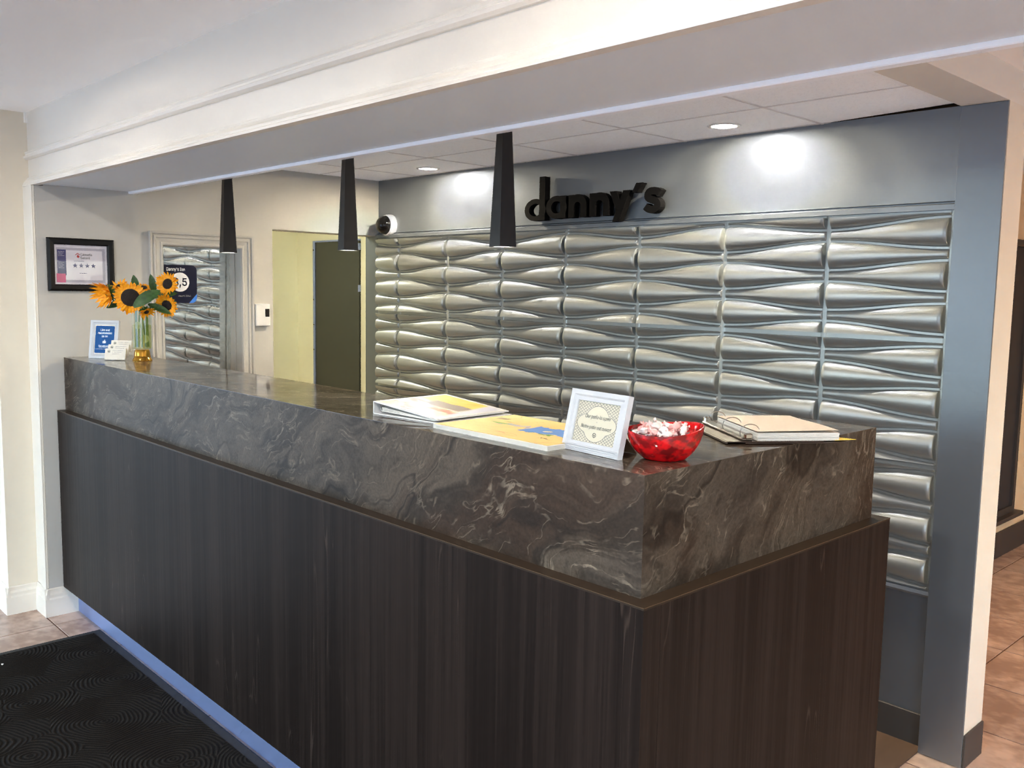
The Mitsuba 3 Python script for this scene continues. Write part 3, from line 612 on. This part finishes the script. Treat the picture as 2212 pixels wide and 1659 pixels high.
# ------------------------------------------------------------------ staff door in the hall
dr_ = struct('door_1', box(-5.205, -4.590, HY1 - 0.012, HY1 + 0.03, 0.0, 2.000), 'm_darkdoor', 'dark grey flush staff door in the hall')
part(dr_, 'frame', cat([cbox(-5.232, -5.205, HY1 - 0.02, HY1 + 0.03, 0, 2.012, 0.002), cbox(-5.232, -4.585, HY1 - 0.02, HY1 + 0.03, 2.000, 2.012, 0.002)]), 'm_aluminium_skytint', label='silver hinge-side frame')
for z in (1.55, 1.35, 1.15, 1.94): part(dr_, 'screw', moved(trimesh.creation.cylinder(radius=0.006, height=0.004, sections=10), frame_m((-5.219, HY1 - 0.021, z), (1, 0, 0), (0, 0, 1))), 'm_black')
for z in (1.62, 1.93): part(dr_, 'latch_plate', cbox(-4.596, -4.586, HY1 - 0.018, HY1, z, z + 0.05, 0.001), 'm_aluminium_skytint')

# tall dark framed panel in the corridor
dp = thing('corridor_panel', 'tall dark framed panel with ledge on the yellow corridor wall', 'panel')
part(dp, 'panel', box(-0.82, -0.800, 4.28, 4.86, 0.30, 2.00), 'm_chair', )
part(dp, 'frame', moved(mitred(4.28, 4.86, 0.30, 2.00, [(-0.03, 0.02), (-0.03, 0.034), (0.012, 0.034), (0.012, 0.0), (0.0, 0.0)]), frame_m((-0.82, 0, 0), (0, 1, 0), (0, 0, 1))), 'm_darkbase')
part(dp, 'ledge', cbox(-0.82, -0.745, 4.25, 4.93, 0.262, 0.288, 0.004), 'm_darkbase')

# ------------------------------------------------------------------ things on the counter
def rot2(a): return np.array([math.cos(a), math.sin(a), 0]), np.array([-math.sin(a), math.cos(a), 0])
# white ring binder, closed, spine to the left
bd = thing('white_binder', 'closed white ring binder with a pictured cover lying on the counter', 'binder')
A_, e1, e2 = np.array([-1.054, 0.072, H1]), *rot2(math.radians(0.0))
e1 = np.array([0.2685, 0.022, 0]); e1 /= np.linalg.norm(e1); e2 = np.array([-0.016, 0.283, 0]); e2 /= np.linalg.norm(e2)
BW, BL = 0.268, 0.284
def slab_pts(pts, th):   # thin slab through 4 points, thickness downward
    v = np.array(pts); v2 = v - [0, 0, th]
    return trimesh.Trimesh(np.vstack([v, v2]), [(0, 1, 2), (0, 2, 3), (5, 4, 7), (5, 7, 6), (0, 4, 5), (0, 5, 1), (2, 6, 7), (2, 7, 3), (1, 5, 6), (1, 6, 2), (0, 3, 7), (0, 7, 4)], process=False)
def P(a, b, h): return A_ + a * e1 + b * e2 + np.array([0, 0, h])
part(bd, 'back_cover', slab_pts([P(0, 0, 0.0035), P(BW + 0.012, 0, 0.0035), P(BW + 0.012, BL, 0.0035), P(0, BL, 0.0035)], 0.003), 'm_binderwhite')
part(bd, 'spine', cat([slab_pts([P(-0.003, 0, 0.038), P(0, 0, 0.038), P(0, BL, 0.038), P(-0.003, BL, 0.038)], 0.037)]), 'm_binderwhite')
fc = slab_pts([P(0, 0, 0.0385), P(BW, 0, 0.0125), P(BW, BL, 0.0125), P(0, BL, 0.0385)], 0.003)
part(bd, 'front_cover', fc, 'm_binderwhite')
cv = np.array([P(0.003, 0.003, 0.0386), P(BW - 0.003, 0.003, 0.0132), P(BW - 0.003, BL - 0.003, 0.0132), P(0.003, BL - 0.003, 0.0386)]); cv2 = cv - [0, 0, 0.0004]
part(bd, 'cover_sheet', trimesh.Trimesh(np.vstack([cv, cv2]), [(0, 1, 2), (0, 2, 3), (5, 4, 7), (5, 7, 6)], process=False), 'm_cover', uv=np.array([(0, 0), (1, 0), (1, 1), (0, 1)] * 2, float))
part(bd, 'pages', cat([slab_pts([P(0.030, 0.006, 0.0225 - 0.0022 * k), P(BW - 0.012 - 0.003 * (k % 2), 0.006, 0.0095 - 0.0005 * k), P(BW - 0.012, BL - 0.006, 0.0095 - 0.0005 * k), P(0.030, BL - 0.006, 0.0225 - 0.0022 * k)], 0.0012) for k in range(6)]), 'm_paper')
part(bd, 'ring', cat([tube([P(0.020 + 0.012 * math.cos(a), b, 0.017 + 0.011 * math.sin(a)) for a in np.linspace(0, 2 * math.pi, 17)[:-1]], 0.0016, 6, True) for b in (0.02, 0.142, 0.262)]), 'm_chrome', True)

# map pad
mp = thing('map_pad', 'thick tear-off pad printed with a tan and blue map lying between binder and frame', 'map')
a0 = math.radians(-1.2); u0, v0 = rot2(a0); O = np.array([-0.742, 0.045, H1])
Mm = frame_m(O, u0, v0)
part(mp, 'pages', cat([box(0, 0.432 - 0.0006 * (k % 2), 0.0, 0.292, 0.0003 + 0.0024 * k, 0.0022 + 0.0024 * k) for k in range(5)]), 'm_paper', M=Mm)
q = np.array([(0.004, 0.004, 0.0128), (0.428, 0.004, 0.0128), (0.428, 0.288, 0.0128), (0.004, 0.288, 0.0128)]); q2 = q - [0, 0, 0.0006]
part(mp, 'map_sheet', trimesh.Trimesh(np.vstack([q, q2]), [(0, 1, 2), (0, 2, 3), (5, 4, 7), (5, 7, 6), (0, 4, 5), (0, 5, 1), (2, 6, 7), (2, 7, 3), (1, 5, 6), (1, 6, 2), (0, 3, 7), (0, 7, 4)], process=False), 'm_map', M=Mm, uv=np.array([(0, 0), (1, 0), (1, 1), (0, 1)] * 2, float))

# white patio frame
def easel_frame(bl, br, hh, tl, name, label, border, thick, material='m_photoframe'):
    bl, br = np.array(bl), np.array(br); ax = br - bl; w = np.linalg.norm(ax); ax = ax / w
    nb = np.array([-ax[1], ax[0], 0.0]); up = math.cos(tl) * np.array([0, 0, 1]) + math.sin(tl) * nb; out = np.cross(ax, up)
    k = thing(name, label, 'picture frame')
    M = frame_m(bl - 0 * out, ax, up)
    return k, M, w
pf, MF, fw = easel_frame((-0.323, 0.095, H1 + 0.001), (-0.138, 0.078, H1 + 0.001), 0.143, 0.228, 'patio_frame', 'white wooden frame with a lattice patterned notice standing on the counter by the red bowl', 0.03, 0.015)
fh, bo = 0.143, 0.024
part(pf, 'frame', mitred(bo, fw - bo, bo, fh - bo, [(0, -0.012), (0, -0.004), (0.009, -0.004), (0.013, 0.0), (0.024, 0.0), (0.024, -0.016), (0.006, -0.016)]), 'm_photoframe', M=MF)
for k in range(3): part(pf, 'bead', cbox(0.004, fw - 0.004, 0.003 + 0.005 * k, 0.006 + 0.005 * k, 0.0, 0.0018, 0.0006), 'm_photoframe', M=MF)
q = np.array([(bo - 0.001, bo - 0.001, -0.008), (fw - bo + 0.001, bo - 0.001, -0.008), (fw - bo + 0.001, fh - bo + 0.001, -0.008), (bo - 0.001, fh - bo + 0.001, -0.008)]); q2 = q - [0, 0, 0.002]
part(pf, 'sheet', trimesh.Trimesh(np.vstack([q, q2]), [(0, 1, 2), (0, 2, 3), (5, 4, 7), (5, 7, 6)], process=False), 'm_lattice', M=MF, uv=np.array([(0, 0), (1, 0), (1, 1), (0, 1)] * 2, float))
def ftext(s, h, yv, w): m = text(s, h, 0.0004, width=w, italic=0.22, center=True); m.apply_translation((fw / 2, yv, -0.008)); return m
part(pf, 'lettering', cat([ftext('Our patio is open', 0.0082, 0.081, 0.082), ftext('-', 0.006, 0.0705, 0.003), ftext('Notre patio est ouvert', 0.0082, 0.057, 0.098)]), 'm_ink', M=MF)
em = Point(fw / 2, 0.043).buffer(0.0055, 16).difference(Point(fw / 2, 0.043).buffer(0.0042, 16)).union(Point(fw / 2, 0.0425).buffer(0.002, 8))
part(pf, 'emblem', moved(extrude(em, 0.0004), MF @ frame_m((0, 0, -0.008), (1, 0, 0), (0, 1, 0))), 'm_ink')
part(pf, 'backing', box(0.006, fw - 0.006, 0.006, fh - 0.006, -0.018, -0.012), 'm_brown', M=MF)
# easel strut standing behind, hinged near the top
sm = np.array([-0.186, 0.108, 0]); eb = np.array([-0.187, 0.172, H1 + 0.0006])
st_v = []
for dx in (-0.027, 0.027):
    tp = MF @ np.array([fw / 2 + 0.012 + dx * 0.8, 0.085, -0.019, 1]); bt = eb + np.array([dx, 0, 0])
    st_v += [tp[:3], bt]
v = np.array([st_v[0], st_v[1], st_v[3], st_v[2]]); off = np.array([0, 0.004, 0.001])
part(pf, 'easel_strut', trimesh.Trimesh(np.vstack([v, v + off]), [(0, 1, 2), (0, 2, 3), (5, 4, 7), (5, 7, 6), (0, 4, 5), (0, 5, 1), (2, 6, 7), (2, 7, 3), (1, 5, 6), (1, 6, 2), (0, 3, 7), (0, 7, 4)], process=False), 'm_brown', label='brown easel strut')

# red bowl
BC = np.array([-0.087, 0.180, H1])
def bowl_surface(t, a):
    """t 0 (base centre) .. 1 (rim); a = angle."""
    rim = 0.0815 + 0.004 * np.cos(2 * (a - 0.8)); hh = 0.068 + 0.008 * np.cos(a - 1.4) + 0.003 * np.cos(2 * (a - 0.75))
    s = np.clip((t - 0.35) / 0.65, 0, 1)
    th0 = np.arcsin(0.042 / 0.0815); th = th0 + (1.50 - th0) * s
    r = np.where(t < 0.35, 0.042 * t / 0.35, rim * np.sin(th))
    z = np.where(t < 0.35, 0.0005, 0.0005 + hh * (np.cos(th0) - np.cos(th)) / (np.cos(th0) - np.cos(1.50)))
    return r, z
def bowl_mesh():
    na, nt = 56, 26; v = []
    ang = np.arange(na) * 2 * math.pi / na; ts = np.linspace(0.02, 1, nt)
    for t in ts:
        r, z = bowl_surface(np.full(na, t), ang); v.append(np.stack([r * np.cos(ang), r * np.sin(ang), z], 1))
    for t in ts[::-1]:
        r, z = bowl_surface(np.full(na, t), ang); r = np.maximum(r - 0.0032, 0.0005); v.append(np.stack([r * np.cos(ang), r * np.sin(ang), np.where(t > 0.36, z + 0.0002, z + 0.0035)], 1))
    v = np.vstack(v); f = []; n = 2 * nt
    for i in range(n - 1):
        for k in range(na):
            l = (k + 1) % na; f += [(i * na + k, i * na + l, (i + 1) * na + l), (i * na + k, (i + 1) * na + l, (i + 1) * na + k)]
    f += [(0, k + 1, k) for k in range(1, na - 1)]; e = (n - 1) * na; f += [(e, e + k, e + k + 1) for k in range(1, na - 1)]
    m = trimesh.Trimesh(v, f, process=False)
    if m.volume < 0: m.invert()
    m.apply_translation(BC); return m
single('red_bowl', bowl_mesh(), 'm_red', 'translucent red glass bowl full of wrapped candies on the counter corner', 'bowl', smooth=50)
def candy_mesh(seed):
    r = np.random.default_rng(seed)
    b = trimesh.creation.icosphere(subdivisions=1, radius=0.0105); b.vertices *= [1.15, 0.85, 0.75]; b.vertices += r.normal(0, 0.0006, b.vertices.shape)
    ms = [b]
    for s in (-1, 1):
        n = 7; ang = np.linspace(-0.9, 0.9, n); v = [(s * 0.010, 0, 0)] + [(s * (0.010 + 0.013 * math.cos(a)), 0.013 * math.sin(a), 0.003 * (-1) ** k + r.normal(0, 0.001)) for k, a in enumerate(ang)]
        f = [(0, k, k + 1) for k in range(1, n)]; v2 = [(x, y, z - 0.0005) for x, y, z in v]; f2 = [(8, 8 + k + 1, 8 + k) for k in range(1, n)]
        ms.append(trimesh.Trimesh(v + v2, f + f2, process=False))
    return cat(ms)
protos = [[ply(candy_mesh(i), mm) for i in range(3)] for mm in ('m_candyA', 'm_candyB', 'm_candyC')]
placed, i = [], 0
while len(placed) < 32 and i < 4000:
    i += 1
    a, rr_ = rng.uniform(0, 2 * math.pi), 0.058 * math.sqrt(rng.uniform(0, 1)); z = 0.046 + 0.018 * rng.uniform(0, 1) + 0.012 * (1 - (rr_ / 0.066) ** 2)
    pt = np.array([rr_ * math.cos(a) - 0.007, rr_ * math.sin(a) - 0.006, z])
    if all(np.linalg.norm(pt - o) > 0.0165 for o in placed): placed.append(pt)
for i, pt in enumerate(placed):
    R = trimesh.transformations.euler_matrix(rng.uniform(-0.9, 0.9), rng.uniform(-0.7, 0.7), rng.uniform(0, 6.28)); R[:3, 3] = BC + pt
    k = thing('wrapped_candy', 'small pale pink candy in clear twist wrapper heaped in the red bowl', 'candy', 'wrapped candies in the red bowl')
    scene[k] = {**protos[i % 3 if i % 5 else 2][i % 3], 'to_world': T(R.tolist())}

# open ring binder
rb = thing('ring_binder', 'open dark ring binder with a thick stack of white pages on the short counter side', 'binder')
uv_, vv_ = np.array([0.585, 0.811, 0.0]), np.array([-0.811, 0.585, 0.0])
O = np.array([-0.078, 0.500, H1]); MR = frame_m(O, uv_, vv_)
part(rb, 'cover', cat([cbox(-0.006, 0.262, -0.008, 0.302, 0.0012, 0.0042, 0.001), cbox(-0.050, 0.20, -0.006, 0.300, 0.0043, 0.0068, 0.001), cbox(-0.056, -0.0505, -0.006, 0.300, 0.0012, 0.0066, 0.001)]), 'm_bindercover')
pg = []
for k in range(9):
    j = rng.normal(0, 0.0012, 2); pg.append(box(0.030 + j[0], 0.243 + j[0], 0.002 + j[1], 0.281 + j[1], 0.0070 + 0.0022 * k, 0.0088 + 0.0022 * k))
part(rb, 'pages', cat(pg), 'm_paper', M=MR)
scene[rb + '__cover'] = ply(moved(cat([cbox(-0.006, 0.262, -0.008, 0.302, 0.0012, 0.0042, 0.001), cbox(-0.050, 0.20, -0.006, 0.300, 0.0043, 0.0068, 0.001), cbox(-0.056, -0.0505, -0.006, 0.300, 0.0012, 0.0066, 0.001)]), MR), 'm_bindercover')
nx, ny = 8, 16                       # the wavy top sheet
gx, gy = np.meshgrid(np.linspace(0.026, 0.240, nx), np.linspace(0.001, 0.281, ny))
gz = 0.0300 + 0.0028 * np.sin(gy * 16) * (gx / 0.24) ** 2 + 0.0030 * ((gy - 0.14) / 0.14) ** 2 * (gx / 0.24)
v = np.stack([gx, gy, gz], -1).reshape(-1, 3); idx = np.arange(nx * ny).reshape(ny, nx)
a, b, c, d = idx[:-1, :-1].ravel(), idx[:-1, 1:].ravel(), idx[1:, 1:].ravel(), idx[1:, :-1].ravel(); f = np.vstack([np.stack([a, b, c], 1), np.stack([a, c, d], 1)])
part(rb, 'top_page', trimesh.Trimesh(np.vstack([v, v - [0, 0, 0.0004]]), np.vstack([f, f[:, ::-1] + len(v)]), process=False), 'm_page', True, M=MR)
part(rb, 'ring_plate', cbox(-0.012, 0.018, 0.004, 0.292, 0.0070, 0.0150, 0.003), 'm_chrome', M=MR)
for b in (0.030, 0.150, 0.262):
    part(rb, 'ring', tube([(0.020 + 0.026 * math.cos(a), b, 0.0245 + 0.020 * math.sin(a)) for a in np.linspace(0, 2 * math.pi, 25)[:-1]], 0.0013, 6, True), 'm_chrome', True, M=MR)
for b in (0.0, 0.290): part(rb, 'lever', cbox(-0.006, 0.014, b - 0.004, b + 0.010, 0.012, 0.026, 0.003), 'm_chrome', M=MR)
part(rb, 'tab', extrude(Polygon([(0.23, -0.002), (0.292, 0.010), (0.245, 0.060)]), 0.0008), 'm_tab', M=MR @ frame_m((0, 0, 0.0075), (1, 0, 0), (0, 1, 0)), label='yellow divider corner')

# ------------------------------------------------------------------ things on the far left of the counter
ff, MB, bw = easel_frame((-3.482, 0.081, H1 + 0.001), (-3.364, 0.172, H1 + 0.001), 0.188, 0.16, 'sign_frame', 'white framed blue notice standing on the far left end of the counter', 0.02, 0.015)
bh, bo = 0.186, 0.021
part(ff, 'frame', mitred(bo, bw - bo, bo, bh - bo, [(0, -0.012), (0, -0.004), (0.006, -0.003), (0.010, 0.0), (0.021, 0.0), (0.021, -0.014), (0.006, -0.014)]), 'm_photoframe', M=MB)
part(ff, 'sheet', box(bo - 0.001, bw - bo + 0.001, bo - 0.001, bh - bo + 0.001, -0.010, -0.007), 'm_paper', M=MB)
part(ff, 'blue_print', moved(extrude(sbox(bo + 0.004, bo + 0.005, bw - bo - 0.003, bh - bo - 0.006).buffer(-0.006).buffer(0.006), 0.0005), MB @ frame_m((0, 0, -0.007), (1, 0, 0), (0, 1, 0))), 'm_bluesign')
def btext(s, h, yv, w, **kw): m = text(s, h, 0.0005, width=w, center=True, bold=True); m.apply_translation((bw / 2, yv, -0.0065)); return m
part(ff, 'lettering', cat([btext('Like and', 0.0105, 0.134, 0.050), btext('recommend', 0.0105, 0.119, 0.074), btext('us on', 0.0105, 0.104, 0.032), btext('facebook', 0.012, 0.054, 0.060), moved(sbox_m := box(bw / 2 - 0.045, bw / 2 + 0.045, 0.045, 0.0462, -0.0065, -0.006), np.eye(4))]), 'm_whiteprint', M=MB)
thumb = unary_union([sbox(-0.009, -0.006, -0.004, 0.005), Polygon([(-0.003, -0.006), (0.007, -0.006), (0.009, 0.004), (0.003, 0.0045), (0.004, 0.011), (0.0, 0.012), (-0.003, 0.003)])])
part(ff, 'thumb_symbol', moved(extrude(thumb, 0.0005), MB @ frame_m((bw / 2, 0.080, -0.0065), (1, 0, 0), (0, 1, 0))), 'm_whiteprint')
part(ff, 'backing', box(0.006, bw - 0.006, 0.006, bh - 0.006, -0.017, -0.013), 'm_brown', M=MB)
v = np.array([MB @ np.array([bw / 2 - 0.02, 0.11, -0.018, 1]), MB @ np.array([bw / 2 + 0.02, 0.11, -0.018, 1])])[:, :3]
nbk = np.array([-(MB[1, 0]), MB[0, 0], 0.0]); nbk = np.array([-MB[1, 0], MB[0, 0], 0])
w_ = v + nbk * 0.05; w_[:, 2] = H1 + 0.0006; qq = np.array([v[0], w_[0], w_[1], v[1]])
part(ff, 'easel_strut', trimesh.Trimesh(np.vstack([qq, qq + nbk * 0.003]), [(0, 1, 2), (0, 2, 3), (5, 4, 7), (5, 7, 6), (0, 4, 5), (0, 5, 1), (2, 6, 7), (2, 7, 3), (1, 5, 6), (1, 6, 2), (0, 3, 7), (0, 7, 4)], process=False), 'm_brown')

# acrylic card holder with three tiers of cards
hd = thing('card_holder', 'clear acrylic three tier card holder standing before the blue notice', 'card holder')
hb = np.array([-3.308, 0.092, H1]); hx = np.array([0.071, 0.078, 0]); hw = np.linalg.norm(hx); hx /= hw; hy = np.array([-hx[1], hx[0], 0]); MH = frame_m(hb, hx, hy)
def pane(pts): v = np.array(pts, float); return trimesh.Trimesh(v, [(0, 1, 2), (0, 2, 3)], process=False)
ac = []
for k in range(3):
    y0, z0 = 0.028 * k, 0.018 * k
    ac += [pane([(0, y0, z0 + 0.0005), (hw, y0, z0 + 0.0005), (hw, y0 + 0.010, z0 + 0.030), (0, y0 + 0.010, z0 + 0.030)])]
ac += [pane([(x, -0.002, 0.0005), (x, 0.090, 0.0005), (x, 0.090, 0.075), (x, 0.0, 0.030)]) for x in (0.0, hw)] + [pane([(0, 0, 0.0008), (hw, 0, 0.0008), (hw, 0.09, 0.0008), (0, 0.09, 0.0008)])]
part(hd, 'tray', cat(ac), 'm_acrylic', M=MH)
for k, (nm) in enumerate(('front', 'middle', 'back')):
    y0, z0 = 0.006 + 0.028 * k, 0.004 + 0.018 * k
    kk = thing('business_cards', f'stack of white business cards in the {nm} tier of the acrylic holder', 'business cards')
    tl = 0.30; upv = np.array([0, math.sin(tl), math.cos(tl)])
    Mk = MH @ frame_m((0.004 + 0.003 * (k - 1), y0, z0), (1, 0, 0), upv)
    part(kk, 'cards', cat([box(0.0005 * (j % 2), hw - 0.008, 0, 0.054 + 0.0005 * (j % 2), -0.0012 * j - 0.001, -0.0012 * j) for j in range(7)]), 'm_card', M=Mk)
    part(kk, 'emblem', moved(extrude(Point(0.018, 0.040).buffer(0.006, 14).difference(Point(0.018, 0.040).buffer(0.0043, 14)).union(Point(0.018, 0.0395).buffer(0.0026, 8)), 0.0004), Mk), 'm_ink')
    part(kk, 'print', cat([box(0.034, 0.085 - 0.008 * j, 0.043 - 0.008 * j, 0.0445 - 0.008 * j, 0, 0.0003) for j in range(3)]), 'm_inkgrey', M=Mk)

# glass vase on a brass foot
VC = np.array([-3.204, 0.235, H1]); MV = frame_m(VC, (1, 0, 0), (0, 1, 0))
vs = thing('flower_vase', 'tall clear glass cylinder vase with brass bell foot holding the sunflowers', 'vase')
part(vs, 'foot', lathe([(0, 0.0), (0.0435, 0.0), (0.0440, 0.003), (0.0425, 0.008), (0.0385, 0.015), (0.0370, 0.018), (0.0376, 0.021), (0.0358, 0.026), (0.0348, 0.040), (0.0320, 0.050), (0.0300, 0.054), (0, 0.055)], 48), 'm_gold', 25, M=MV, label='brass bell-shaped foot')
cyl = lathe([(0.0, 0.058), (0.040, 0.058), (0.0435, 0.062), (0.0438, 0.150), (0.0440, 0.245)], 48)
part(vs, 'glass', cyl, 'm_glass', 40, M=MV)
part(vs, 'water', lathe([(0.0, 0.060), (0.0395, 0.060), (0.0415, 0.064), (0.0420, 0.172), (0.0, 0.172)], 40), 'm_water', 40, M=MV)
part(vs, 'rim', tube([(0.044 * math.cos(a), 0.044 * math.sin(a), 0.245) for a in np.linspace(0, 2 * math.pi, 33)[:-1]], 0.0012, 6, True), 'm_plastic', True, M=MV)
VIEW = np.array([0.93, -0.36, 0.0]); SIDE = np.array([0.36, 0.93, 0])     # towards the viewer, and to the viewer's right
for lab, (sx, z, fr) in zip(('upper', 'lower'), ((-0.016, 0.170, 0.030), (0.012, 0.105, 0.028))):
    k = thing('lime_slice', f'round pale lime slice inside the glass vase, {lab} of the two', 'lime slice')
    c = VC + SIDE * sx + VIEW * fr + [0, 0, z]; M = frame_m(c, SIDE, (0, 0, 1))
    rl = 0.0165 if lab == 'upper' else 0.019
    part(k, 'rind', lathe([(rl * 0.9, -0.002), (rl, -0.002), (rl, 0.002), (rl * 0.9, 0.002), (rl * 0.9, -0.002)], 24), 'm_limerind', 30, M=M)
    part(k, 'flesh', trimesh.creation.cylinder(radius=rl * 0.9, height=0.003, sections=24), 'm_lime', M=M)

# sunflowers
def petal_mesh(L, wd, curl, seed):
    r = np.random.default_rng(seed); s = np.linspace(0, 1, 7); w = wd * np.sin(np.pi * np.clip(s * 0.92 + 0.06, 0, 1)) ** 0.8; w[-1] = wd * 0.03
    zz = curl * L * s ** 2 + r.normal(0, 0.03) * L * s; tw = r.normal(0, 0.12)
    v = []
    for i in range(7): v += [(L * s[i], -w[i] / 2, zz[i] + tw * w[i]), (L * s[i], 0, zz[i] - 0.12 * w[i]), (L * s[i], w[i] / 2, zz[i] - tw * w[i])]
    f = []
    for i in range(6):
        for j in range(2): a = 3 * i + j; f += [(a, a + 3, a + 4), (a, a + 4, a + 1)]
    v = np.array(v); return trimesh.Trimesh(np.vstack([v, v - [0, 0, 0.0004]]), np.vstack([f, np.array(f)[:, ::-1] + len(v)]), process=False)
def sunflower(px, facing, R, rd, npet, label, curl=0.1, spread=1.0):
    k = thing('sunflower', label, 'flower')
    n = np.array(facing, float); n /= np.linalg.norm(n); a = np.cross([0, 0, 1], n); a /= np.linalg.norm(a); b = np.cross(n, a); c = np.array(px)
    M = frame_m(c, a, b)
    part(k, 'disc', lathe([(0, 0.010), (rd * 0.5, 0.0085), (rd * 0.85, 0.006), (rd, 0.001), (rd * 0.9, -0.006), (0, -0.010)], 28), 'm_disc', 40, M=M)
    for row in range(2):
        for i in range(npet):
            t = 2 * math.pi * (i + 0.5 * row + rng.uniform(-0.25, 0.25)) / npet
            L = (R - rd * 0.85) * rng.uniform(0.80, 1.08) * (1.0 if row == 0 else 0.88)
            m = petal_mesh(L, L * 0.34, curl * rng.uniform(0.4, 1.6) + 0.22 * row * spread, int(rng.integers(1e6)))
            Q = np.eye(4); Q[:3, 0] = math.cos(t), math.sin(t), 0; Q[:3, 1] = -math.sin(t), math.cos(t), 0; Q[:3, 3] = rd * 0.85 * math.cos(t), rd * 0.85 * math.sin(t), 0.001 * row
            part(k, 'petal', m, 'm_petal', True, M=M @ Q)
    sep = []
    for i in range(14):
        t = 2 * math.pi * i / 14; m = petal_mesh((R - rd) * 0.55 + rd * 0.3, 0.011, -0.1, i); Q = np.eye(4); Q[:3, 0] = math.cos(t), math.sin(t), -0.25; Q[:3, 1] = -math.sin(t), math.cos(t), 0; Q[:3, 3] = rd * 0.7 * math.cos(t), rd * 0.7 * math.sin(t), -0.006; sep.append(moved(m, M @ Q))
    part(k, 'sepals', cat(sep), 'm_green', True, kind='stuff')
    qa = STEM.pop(0)
    end = VC + np.array([0.028 * math.cos(qa), 0.028 * math.sin(qa), 0.066]); neck = VC + np.array([0.026 * math.cos(qa + 0.3), 0.026 * math.sin(qa + 0.3), 0.238])
    p0 = c - n * 0.008; p1 = c - n * 0.05 + [0, 0, -0.02]; ts = np.linspace(0, 1, 12)[:, None]
    up_ = (1 - ts) ** 2 * p0 + 2 * ts * (1 - ts) * p1 + ts ** 2 * neck
    part(k, 'stem', tube(np.vstack([up_, neck + (end - neck) * np.linspace(0.15, 1, 6)[:, None]]), 0.0038, 7), 'm_stem', True)
    return k, M
STEM = [-0.37, -1.6, 1.2, 0.4, 2.2, -2.6, -0.95]
def at(side, front, z): return VC + SIDE * side + VIEW * front + np.array([0, 0, z])
V3 = np.array([0.93, -0.36, 0.05])
sunflower(at(-0.045, 0.075, 0.300), V3 + SIDE * 0.02 + np.array([0, 0, 0.08]), 0.080, 0.041, 24, 'largest sunflower with wide dark centre facing forward, partly behind a green leaf')
sunflower(at(-0.143, 0.045, 0.318), V3 * 0.55 - SIDE * 0.75 + np.array([0, 0, -0.25]), 0.070, 0.012, 15, 'half closed sunflower tilting to the left in front of the black certificate frame', curl=0.75)
sunflower(at(0.119, 0.035, 0.366), V3 * 0.85 - SIDE * 0.50 + np.array([0, 0, 0.10]), 0.060, 0.025, 20, 'upper right sunflower with narrow dark centre before the navy sticker', curl=0.22)
sunflower(at(0.113, 0.055, 0.265), V3 * 0.85 - SIDE * 0.50 + np.array([0, 0, -0.25]), 0.060, 0.025, 20, 'lower right sunflower drooping towards the mirror', curl=0.22)
sunflower(at(0.012, -0.045, 0.345), V3 * 0.4 + np.array([0, 0, 0.9]), 0.046, 0.018, 14, 'small sunflower at the back of the bunch between the two larger heads')
sunflower(at(-0.095, -0.03, 0.350), V3 * 0.3 - SIDE * 0.4 + np.array([0, 0, 0.8]), 0.048, 0.014, 14, 'upward facing sunflower behind the largest head', curl=0.3)
sunflower(at(0.022, 0.094, 0.236), V3 * 0.4 + np.array([0, 0, -0.7]) + SIDE * 0.3, 0.044, 0.012, 11, 'small drooping sunflower just above the vase rim', curl=0.3)
def big_leaf(p0, p1, wd, nrm, sag):
    p0, p1, nrm = np.array(p0), np.array(p1), np.array(nrm, float); d = p1 - p0; L = np.linalg.norm(d); d /= L; b = np.cross(nrm, d); b /= np.linalg.norm(b); n = np.cross(d, b)
    s = np.linspace(0, 1, 13); w = wd * np.sin(np.pi * (s * 0.94 + 0.05)) ** 0.75; v = []
    for i in range(13):
        for j, o in enumerate((-0.5, -0.25, 0, 0.25, 0.5)): v.append(p0 + d * L * s[i] + b * w[i] * o + n * (sag * math.sin(math.pi * s[i]) + 0.30 * w[i] * abs(o)))
    f = []
    for i in range(12):
        for j in range(4): a = 5 * i + j; f += [(a, a + 5, a + 6), (a, a + 6, a + 1)]
    v = np.array(v); return trimesh.Trimesh(np.vstack([v, v - n * 0.0006]), np.vstack([f, np.array(f)[:, ::-1] + len(v)]), process=False)
single('sunflower_leaf', big_leaf(at(-0.032, 0.118, 0.258), at(0.085, 0.095, 0.335), 0.056, VIEW + np.array([0, 0, 0.45]), 0.012), 'm_green', 'broad dark green leaf crossing the largest sunflower', 'leaf', True)
for i, (s_, fr, z, s2, z2, lb) in enumerate(((0.03, 0.06, 0.27, 0.13, 0.225, 'narrow green leaf under the right hand sunflowers'), (0.06, -0.02, 0.32, 0.045, 0.41, 'upright green leaf beside the upper right sunflower'),
        (-0.07, 0.0, 0.28, -0.15, 0.25, 'narrow green leaf under the half closed left sunflower'), (-0.02, -0.03, 0.33, -0.03, 0.405, 'green leaf tip rising behind the largest sunflower'), (0.05, 0.0, 0.30, 0.165, 0.322, 'green leaf pointing right between the two right hand sunflowers'))):
    single('sunflower_leaf', big_leaf(at(s_, fr, z), at(s2, fr + 0.01, z2), 0.034, VIEW + np.array([0, 0, 0.5]), 0.006), 'm_green', lb, 'leaf', True)
